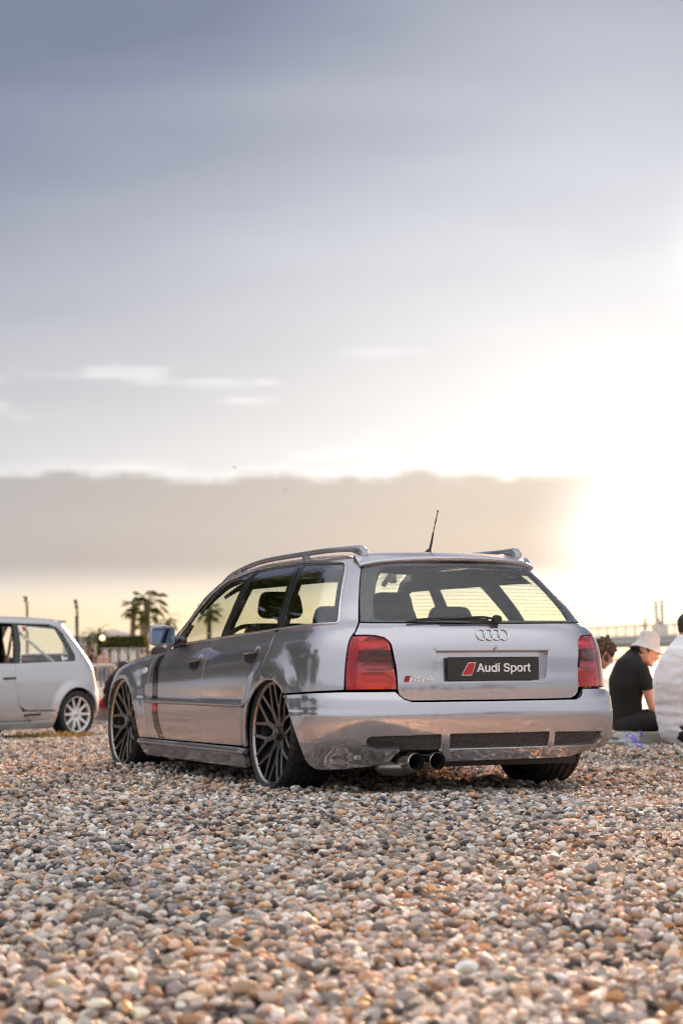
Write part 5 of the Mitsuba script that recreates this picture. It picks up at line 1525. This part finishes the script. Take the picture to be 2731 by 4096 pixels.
def crown(c, R, n, droop, seed, width=.095, up=.2):
    """Fan-palm fronds: a bent rib with leaflets on both sides."""
    r_ = np.random.default_rng(seed)
    V_, F_, at = [], [], 0
    for k in range(n):
        a = 2.39996 * k + r_.uniform(-.3, .3)
        e0 = math.asin(np.clip(up + (1 - up) * (1 - 2 * (k + .5) / n) + r_.normal(0, .08), -.85, .98))
        L = R * r_.uniform(.75, 1.12)
        p, e, pts = np.zeros(3), e0, []
        m_ = 9
        for i in range(m_ + 1):
            pts.append(p.copy())
            d = np.array([math.cos(a) * math.cos(e), math.sin(a) * math.cos(e), math.sin(e)])
            p = p + d * L / m_
            e -= droop * (.05 + .11 * i / m_) * 2.2
        pts = np.array(pts)
        t = np.gradient(pts, axis=0)
        t /= np.linalg.norm(t, axis=1, keepdims=True)
        s_ = np.cross(t, [0, 0, 1.0])
        s_ /= np.linalg.norm(s_, axis=1, keepdims=True) + 1e-9
        for i in range(1, m_ + 1):
            for sd_ in (-1, 1):
                for j in range(2):
                    b = pts[i] - t[i] * L / m_ * .5 * j
                    l = R * width * (.5 + 1.6 * math.sin(math.pi * min(1, (i + .4) / (m_ + 1)))) * r_.uniform(.7, 1.15)
                    tip = b + s_[i] * sd_ * l * .8 + t[i] * l * .85 + np.array([0, 0, -.35 * l * r_.uniform(.3, 1.3)])
                    wv = t[i] * R * .030
                    V_ += [b - wv, b + wv, tip]
                    F_.append([at, at + 1, at + 2])
                    at += 3
        for i in range(m_):
            w = s_[i] * R * .013
            V_ += [pts[i] - w, pts[i] + w, pts[i + 1] + w, pts[i + 1] - w]
            F_ += [[at, at + 1, at + 2], [at, at + 2, at + 3]]
            at += 4
    return np.array(V_) + c, np.array(F_)


def fan_crown(c, R, n, seed, droop=.9):
    """Washingtonia crown: long stalks, each ending in a fan of pleated blades; the older ones hang."""
    r_ = np.random.default_rng(seed)
    V_, F_, at = [], [], 0
    for k in range(n):
        a = 2.39996 * k + r_.uniform(-.3, .3)
        e = 1.15 - 2.0 * (k + .5) / n + r_.normal(0, .12)
        L = R * r_.uniform(.50, .72)
        d = np.array([math.cos(a) * math.cos(e), math.sin(a) * math.cos(e), math.sin(e)])
        p = [d * L * t + np.array([0, 0, -.22 * droop * R * t * t]) for t in np.linspace(0, 1, 6)]
        s_ = np.cross(d, [0, 0, 1.0]); s_ /= np.linalg.norm(s_) + 1e-9
        u = np.cross(s_, d)
        for i in range(5):
            w = s_ * R * .016
            w2_ = u * R * .016
            for ww in (w, w2_):
                V_ += [p[i] - ww, p[i] + ww, p[i + 1] + ww, p[i + 1] - ww]
                F_ += [[at, at + 1, at + 2], [at, at + 2, at + 3]]
                at += 4
        h = p[-1]
        dd = p[-1] - p[-2]; dd /= np.linalg.norm(dd)
        for j in range(17):
            f = (j - 8) / 8 * 1.75
            b = dd * math.cos(f) + s_ * math.sin(f)
            l = R * .46 * (1 - .35 * abs(f) / 1.75) * r_.uniform(.8, 1.15)
            tip = h + b * l + u * R * r_.uniform(-.05, .05) + np.array([0, 0, -.30 * l * r_.uniform(.5, 1.5)])
            side_ = np.cross(b, u) * R * .030
            mid = h + b * l * .55
            V_ += [h, mid - side_, tip, mid + side_]
            F_ += [[at, at + 1, at + 2], [at, at + 2, at + 3]]
            at += 4
    return np.array(V_) + c, np.array(F_)


def palm(label, r, d, z0, zc, R, n, droop, seed, lean=.0, group='palms beyond the terrace', up=.2, tr=.16):
    k = thing('palm_tree', label, 'palm', group)
    z = np.linspace(0, 1, 14)
    P = np.array([V(r + lean * t ** 1.6, d, z0 + (zc - z0) * t) for t in z])
    add(k, 'trunk', tube(P, tr * (1.25 - .4 * z + .25 * np.exp(-((1 - z) / .12) ** 2)), 10), 'bark', 50)
    add(k, 'crown', fan_crown(P[-1], R, n, seed) if droop > 1.4 else crown(P[-1], R, n, droop, seed, up=up), 'frond', False)


RX = lambda x, D: (x / 2.24 - 1365.5) * D / 7965
ZY = lambda y, D: .7096 + (351 - y / 2.24) * D / 7965
palm('tall palm with the biggest shaggy crown, right of the pair', RX(1300, 140), 140, -.4, ZY(240, 140), 1.5, 22, 2.3, 3, .12, up=.12, tr=.24)
palm('slimmer palm with a small ragged crown, left of the tall palm', RX(1172, 142), 142, -.4, ZY(285, 142), 1.15, 14, 2.3, 4, .2, up=.05, tr=.19)
palm('short young palm between the two tall palms', RX(1262, 145), 145, -.4, ZY(420, 145), .8, 18, 1.6, 5, up=-.1, tr=.10)
palm('low spiky palm rising over the kiosk roof', RX(880, 150), 150, -.4, ZY(560, 150), 1.5, 24, .7, 6, up=.35)
palm('half-hidden palm just right of the tall pair, above the door mirror', RX(1500, 140), 140, -.4, ZY(440, 140), 1.3, 26, 1.3, 7, up=0)
palm('palm crown rising behind the windscreen pillar of the estate car', RX(1868, 120), 120, -.4, ZY(318, 120), .95, 20, 1.6, 8, up=.15, tr=.15)
palm('low spiky palm beyond the rear of the hatchback', RX(790, 148), 148, -.4, ZY(590, 148), 1.0, 16, .6, 9, up=.4)


def leaf_box(size, n, leaf, seed, lumps=.25):
    """Leaves filling a rounded block, densest near its skin."""
    r_ = np.random.default_rng(seed)
    p = r_.uniform(-1, 1, (n * 2, 3))
    e = np.abs(p).max(1)
    p = p[(e > r_.uniform(.3, 1, len(e)))][:n]
    p = p * np.asarray(size) / 2
    p += (np.stack([meshkit.noise(p * .8 + 11 * k, seed) for k in range(3)], 1) - .5) * 2 * lumps
    return leaves(p, leaf, seed)


def leaves(p, leaf, seed):
    r_ = np.random.default_rng(seed + 1)
    n = len(p)
    a = r_.normal(size=(n, 3)); a /= np.linalg.norm(a, axis=1, keepdims=True)
    b = np.cross(a, r_.normal(size=(n, 3))); b /= np.linalg.norm(b, axis=1, keepdims=True)
    s = leaf * r_.uniform(.6, 1.3, (n, 1))
    v = np.stack([p - a * s, p + b * s * .42, p + a * s, p - b * s * .42], 1).reshape(-1, 3)
    i = np.arange(n)[:, None] * 4
    return v, np.vstack([i + [0, 1, 2], i + [0, 2, 3]])


hx0, hx1 = RX(885, 128), RX(1300, 128)
hz1 = ZY(556, 128)
hv_, hf_ = leaf_box((hx1 - hx0, 1.6, hz1 - .5), 5200, .14, 8, .14)
Mh = np.column_stack([RT, GF, [0, 0, 1]])
ho_ = V((hx0 + hx1) / 2, 128, (hz1 + .5) / 2)
hd = thing('hedge', 'long clipped green hedge above the white balustrade', 'hedge')
scene[hd] = mikit.ply((hv_ @ Mh.T + ho_, hf_), 'hedge_leaf', smooth=False)
add(hd, 'hedge_core', moved(box(-(hx1 - hx0) / 2 + .2, (hx1 - hx0) / 2 - .2, -.6, .6, -(hz1 - .5) / 2, (hz1 - .5) / 2 - .2, .1), np.vstack([np.column_stack([Mh, ho_]), [0, 0, 0, 1]])), 'bark', False)


def rbox(r0, r1, d0, d1, z0, z1, c=.0):
    M = np.vstack([np.column_stack([Mh, V(0, 0, 0)]), [0, 0, 0, 1]])
    return moved(box(r0, r1, d0, d1, z0, z1, c), M)


pbr('render_wall', proc(lambda p, n, uv: mix((.50, .47, .44), (.62, .60, .57), fbm(p.x * .7, p.y * .7, p.z * 1.2, 3))), .9)
pbr('grey_roof', proc(lambda p, n, uv: mix((.20, .20, .215), (.29, .285, .29), fbm(p.x * 1.5, p.y * 1.5, p.z * 3, 3))), .7)
pbr('tan_wall', proc(lambda p, n, uv: mix((.22, .17, .12), (.33, .26, .19), fbm(p.x * 1.0, p.y * 1.0, p.z * 2.5, 3))), .9)
pbr('dark_metal', (.03, .028, .026), .45, .4)
pbr('pale_metal', (.62, .60, .57), .35, .3)
tw = thing('terrace_wall', 'long low tan wall under the white balustrade', 'wall')
scene[tw] = mikit.ply(rbox(RX(640, 121), RX(1900, 121), 121, 121.6, -.6, ZY(796, 121), .02), 'tan_wall', smooth=False)
bl = thing('balustrade', 'white slatted balustrade with dark posts on the terrace wall', 'fence')
zb0, zb1 = ZY(796, 121) + .004, ZY(672, 121)
xs_ = np.linspace(895, 1890, 13)
for i, (xa, xb) in enumerate(zip(xs_[:-1], xs_[1:])):
    ra, rb = RX(xa, 121), RX(xb, 121)
    add(bl, 'post', rbox(ra - .045, ra + .045, 121.2, 121.3, zb0, zb1 + .05), 'dark_metal', False)
    n_ = 6
    sl = [rbox(ra + .07 + (rb - ra - .14) * j / n_, ra + .07 + (rb - ra - .14) * (j + .62) / n_, 121.22, 121.26, zb0 + .04, zb1 - .06 * ((i * 7 + j * 3) % 4)) for j in range(n_)]
    q = add(bl, 'slat_panel', cat(*sl), 'white_paint', False)
    labels[q] = {'kind': 'stuff'}
add(bl, 'top_rail', rbox(RX(895, 121), RX(1890, 121), 121.2, 121.3, zb1 + .004, zb1 + .06), 'pale_metal', False)
ki = thing('kiosk', 'low pavilion with a grey hipped roof behind the hedge', 'building')
ka, kb, kz = RX(790, 165), RX(1310, 165), ZY(560, 165)
scene[num(ki + '__wall')] = mikit.ply(rbox(ka + .8, kb - .8, 165, 171, -.4, kz), 'render_wall', smooth=False)
ap0, ap1, az_ = RX(985, 168), RX(1060, 168), ZY(508, 168)
rv = np.array([V(ka, 164, kz), V(kb, 164, kz), V(kb, 172, kz), V(ka, 172, kz), V(ap0, 168, az_), V(ap1, 168, az_), V(ka, 164, kz - .16), V(kb, 164, kz - .16), V(kb, 172, kz - .16), V(ka, 172, kz - .16)])
rf = np.array([[0, 1, 5], [0, 5, 4], [1, 2, 5], [2, 3, 4], [2, 4, 5], [3, 0, 4], [6, 7, 1], [6, 1, 0], [7, 8, 2], [7, 2, 1], [8, 9, 3], [8, 3, 2], [9, 6, 0], [9, 0, 3], [6, 8, 7], [6, 9, 8]])
add(ki, 'roof', (rv, rf), 'grey_roof', False)
k2 = thing('kiosk', 'white flat-roofed kiosk behind the rear window of the hatchback', 'building')
scene[num(k2 + '__wall')] = mikit.ply(rbox(RX(560, 160), RX(885, 160), 160, 166, -.4, ZY(572, 160)), 'render_wall', smooth=False)
add(k2, 'roof', rbox(RX(545, 160), RX(900, 160), 159.6, 166.4, ZY(572, 160) + .003, ZY(556, 160)), 'grey_roof', False)
add(k2, 'awning', rbox(RX(600, 160), RX(870, 160), 158.6, 159.9, ZY(640, 160), ZY(632, 160)), 'pale_metal', False)
lit = thing('lamp', 'round light glinting at the left end of the hedge', 'lamp')
scene['lamp_glow'] = {'type': 'twosided', 'bsdf': {'type': 'principled', 'base_color': rgb(.9, .8, .6), 'roughness': .4}}
gl_ = trimesh.creation.icosphere(2, .16)
scene[num(lit + '__globe')] = {**mikit.ply(moved(gl_, None, V(RX(915, 127), 126.9, ZY(570, 127))), 'lamp_glow', smooth=True), 'emitter': {'type': 'area', 'radiance': rgb(1.1, .8, .42)}}
scene[num(lit + '__post')] = mikit.ply(tube([V(RX(915, 127), 126.9, -.4), V(RX(915, 127), 126.9, ZY(570, 127) - .25)], .05, 8), 'dark_metal', smooth=50)
for i, (x, yt, yb, D, lb) in enumerate(((233, 195, 640, 110, 'tall floodlight mast with a boxy head above the roof of the hatchback'), (682, 240, 640, 118, 'slim lamp post between the hatchback and the palms'))):
    lp = thing('lamp_post', lb, 'lamp post')
    zt = ZY(yt, D)
    scene[num(lp + '__pole')] = mikit.ply(tube([V(RX(x + 12, D), D, -.4), V(RX(x + 6, D), D, zt - .8), V(RX(x, D), D, zt - .1)], [.085, .07, .06] if i else [.075, .065, .055], 8), 'dark_metal', smooth=50)
    if i == 0:
        add(lp, 'lamp_head', rbox(RX(205, D), RX(250, D), D - .2, D + .2, ZY(212, D), zt, .03), 'dark_metal', False)
        add(lp, 'lamp_head', rbox(RX(213, D), RX(245, D), D - .15, D + .15, ZY(245, D), ZY(220, D), .03), 'dark_metal', False)
    else:
        add(lp, 'lamp_head', blob([[(V(RX(672, D), D, zt), .11), (V(RX(678, D), D, zt - .15), .09)], [(V(RX(680, D), D, ZY(285, D)), .10), (V(RX(681, D), D, ZY(300, D)), .09)]], .06, 2), 'dark_metal', True)
        add(lp, 'sleeve', tube([V(RX(688, D), D, ZY(600, D)), V(RX(683, D), D, ZY(370, D))], .095, 8), 'dark_metal', 50)
br = thing('barrier', 'pale metal barrier with a mesh panel on the promenade between the two cars', 'barrier')
D = 55.0
zt, zl = ZY(812, D), ZY(900, D)
rt = [V(RX(800, D), D, zt), V(RX(1010, D), D, zt), V(RX(1030, D), D, ZY(830, D)), V(RX(1034, D), D, ZY(1000, D))]
add(br, 'frame', cat(tube(rt, .035, 8), tube([V(RX(800, D), D, zt), V(RX(800, D), D, ZY(1000, D))], .035, 8)), 'pale_metal', 50)
q = add(br, 'mesh_bars', cat(*[tube([V(RX(x, D), D, zt), V(RX(x, D), D, ZY(985, D))], .006, 4) for x in range(830, 1030, 40)]), 'pale_metal', 50)
labels[q] = {'kind': 'stuff'}

# ------------------------------------------------------------------ pier on the right
pbr('pier_concrete', (.58, .55, .50), .85)
PR = thing('pier', 'long concrete pier with slim railing over the sea at the right', 'pier')
pa, pb = np.array([12.5, 228.0]), np.array([37.0, 144.5])
pt = lambda t, o=0.0: pa + (pb - pa) * t + o * np.array([.96, .28])


def pbar(t0, t1, o0, o1, z0, z1):
    q = [V(*pt(t, o), z) for t in (t0, t1) for o in (o0, o1) for z in (z0, z1)]
    return trimesh.convex.convex_hull(np.array(q))


add(PR, 'deck', pbar(0, 1, -1.5, 1.5, 2.05, 2.62), 'pier_concrete', False)
add(PR, 'deck_edge', pbar(0, 1, -1.62, -1.3, 2.50, 2.68), 'pale_metal', False)
add(PR, 'beam', pbar(0, 1, -1.1, 1.1, 1.70, 2.046), 'pier_concrete', False)
for t in (.14, .72, .90):
    add(PR, 'pile', tube([V(*pt(t), -2.6), V(*pt(t), 1.69)], .35, 12), 'pier_concrete', 50)
for o in (-1.45, 1.45):
    add(PR, 'top_rail', tube([V(*pt(0, o), 3.62), V(*pt(1, o), 3.62)], .045, 6), 'pale_metal', 60)
    add(PR, 'bottom_rail', tube([V(*pt(0, o), 2.80), V(*pt(1, o), 2.80)], .03, 6), 'pale_metal', 60)
for t in np.linspace(0, 1, 44):
    for o in (-1.45, 1.45):
        add(PR, 'railing_post', tube([V(*pt(t, o), 2.6), V(*pt(t, o), 3.60)], .045, 6), 'pale_metal', 60)
q = add(PR, 'balusters', cat(*[tube([V(*pt(t, -1.45), 2.8), V(*pt(t, -1.45), 3.6)], .012, 4, caps=False) for t in np.linspace(.05, .95, 420)]), 'pale_metal', 60)
labels[q] = {'kind': 'stuff'}
for i, (x, lb) in enumerate(((2622.5, 'left one of the twin columns standing on the pier'), (2646, 'right one of the twin columns standing on the pier'))):
    D = 177.5 - 2.2 * i
    co = thing('column', lb, 'column')
    r = (x - 1365.5) * D / 7965
    scene[num(co + '__shaft')] = mikit.ply(tube([V(r, D, 2.62), V(r - .08, D, 5.25)], .15, 12), 'render_wall', smooth=50)
    add(co, 'plinth', rbox(r - .42, r + .42, D - .42, D + .42, 2.625, 3.55, .04), 'render_wall', False)
    add(co, 'lantern', cat(tube([V(r - .08, D, 5.255), V(r - .08, D, 5.42)], [.12, .24], 10), tube([V(r - .08, D, 5.45), V(r - .08, D, 5.62), V(r - .08, D, 5.78)], [.08, .13, .22], 10)), 'render_wall', 40)
stander((2575 - 1365.5) * 181 / 7965, 181, 2.63, 1.72, 2.8, 'tan_wall', 'denim', 'hair_curly', 'person leaning on the railing of the pier', 'people on the pier', (.9, .9))
stander((2632 - 1365.5) * 179 / 7965, 179.5, 2.63, 1.68, 1.9, 'dark_trousers', 'dark_trousers', 'hair_dark', 'dark figure standing between the twin columns on the pier', 'people on the pier')

# ------------------------------------------------------------------ birds
for (x, y, D, s_, lb) in ((937, 1866, 150, .30, 'small dark bird gliding above the cloud bank, the higher of two'), (1141, 1955, 190, .26, 'tiny dark bird just above the cloud bank, the lower of two')):
    r, z = (x - 1365.5) * D / 7965, .7096 + (2642 - y) * D / 7965
    k = thing('bird', lb, 'bird', 'birds in the sky')
    o = V(r, D, z)
    L = lambda a, b, c: o + (RT * a + GF * b + np.array([0, 0, c])) * s_
    scene[k] = mikit.ply(blob([[(L(-.28, 0, 0), .035 * s_ * 2), (L(.1, 0, .02), .06 * s_ * 2)], [(L(.1, 0, .02), .06 * s_ * 2), (L(.3, 0, .06), .05 * s_ * 2)], [(L(.3, 0, .06), .04 * s_), (L(.44, 0, .05), .012 * s_)], [(L(-.28, 0, 0), .05 * s_), (L(-.5, 0, .02), .02 * s_)]], .02, 2), 'hair_dark', smooth=True)
    for sd_ in (-1, 1):
        w_ = np.array([L(.16, 0, .04), L(.10, sd_ * .45 + .12, .22), L(-.10, sd_ * .95 + .2, .16), L(-.20, sd_ * .5, .16), L(-.12, 0, .02)])
        f = np.array([[0, 1, 4], [1, 3, 4], [1, 2, 3]])
        add(k, 'wing', (np.vstack([w_, w_ + [0, 0, .02 * s_]]), np.vstack([f, f[:, ::-1] + 5])), 'hair_dark', False)


# ------------------------------------------------------------------ trees outside the frame, seen in the paint and the glass
def tree_meshes(H, R, n, seed):
    r_ = np.random.default_rng(seed)
    limbs = [tube([(0, 0, 0), (.1, .05, H * .3), (.05, .12, H * .55)], [.28, .20, .14], 8)]
    cl = []
    for k in range(26):
        a, t = 2.39996 * k, r_.uniform(0, 1)
        rad = R * (.25 + .75 * math.sin(math.pi * (.12 + .8 * t))) * r_.uniform(.5, 1)
        c = np.array([math.cos(a) * rad, math.sin(a) * rad, H * (.34 + .62 * t)])
        s = np.array([.05, .08, H * (.25 + .35 * t)])
        limbs.append(tube(smooth_path([s, (s + c) / 2 + [0, 0, -.1], c], 6), np.linspace(.09, .02, 6), 5))
        m_ = n // 26
        p = r_.normal(size=(m_, 3))
        p /= np.linalg.norm(p, axis=1, keepdims=True)
        cl.append(c + p * (r_.uniform(0, 1, (m_, 1)) ** .45) * R * r_.uniform(.28, .42) * [1, 1, .65])
    return cat(*limbs), leaves(np.vstack(cl), .17, seed)


TM = [tree_meshes(11.5, 4.4, 9000, 31), tree_meshes(9.0, 3.6, 6500, 32)]
tp = [(mikit.ply(a, 'bark', smooth=50), mikit.ply(b, 'tree_leaf', smooth=False)) for a, b in TM]
spots = [(-12.8, 31, 0, 1.12, 'nearest tall tree left of the frame, mirrored in the side windows of the estate'), (-16.5, 37, 0, 1.05, 'tall tree left of the frame standing behind the nearest one'), (-19, 29, 0, .70, 'tall tree left of the frame, mirrored in the doors of the estate car'),
         (-22, 36, 0, .85, 'biggest tall tree left of the frame, farthest from the cars'), (-24, 27, 1, .8, 'broad tree left of the frame, mirrored in the rear wing'), (-28, 33, 0, 1.0, 'tall tree left of the frame behind the broad one'),
         (-29, 20, 1, 1.1, 'broad tree left of the frame level with the hatchback'), (-36, 26, 0, 1.0, 'outermost tall tree left of the frame'),
         ] + [(-14 + 5.2 * k, -78 + 9 * math.sin(k * 2.1) + max(0, k - 8) * 3.2, k % 2, .56 + .10 * math.sin(k * 1.7), None) for k in range(19)]
for i, (r, d, kind_, s_, lb) in enumerate(spots):
    near_ = lb is not None
    k = thing('tree', lb or 'broad leafy tree behind the photographer, mirrored low in the tailgate', 'tree', 'trees left of the frame' if near_ else 'trees behind the photographer')
    p = V(r, d, -.25 if near_ else -.05)
    M = T().translate(p.tolist()).rotate([0, 0, 1], 67.0 * i).scale(s_)
    for nm, sh in zip(('trunk', 'crown'), tp[kind_]):
        scene[f'{k}__{nm}'] = {**sh, 'to_world': M}
# two more hatchbacks parked under those trees, also seen only as reflections
pbr('beige_paint', (.46, .36, .29), .18, .2, .5, 1.0)
pbr('dark_paint', (.03, .04, .06), .12, .2, .5, 1.0)
hk_ = [k for k in scene if k.startswith(HB + '__')]
for r, d, a_, mt, lb in ((-11.2, 22, 150, 'beige_paint', 'beige hatchback parked under the trees left of the frame'), (-15.5, 25.5, 165, 'dark_paint', 'dark blue hatchback parked under the trees left of the frame')):
    k2_ = thing('hatchback', lb, 'car', 'cars parked under the trees')
    M2 = np.array((T().translate(V(r, d, -.2).tolist()).rotate([0, 0, 1], a_)).matrix) @ np.linalg.inv(MH)
    for k in hk_:
        e = {**scene[k], 'to_world': T(M2.tolist())}
        if e['bsdf'] == {'type': 'ref', 'id': 'left_car_paint'}:
            e['bsdf'] = {'type': 'ref', 'id': mt}
        scene[k2_ + k[len(HB):]] = e
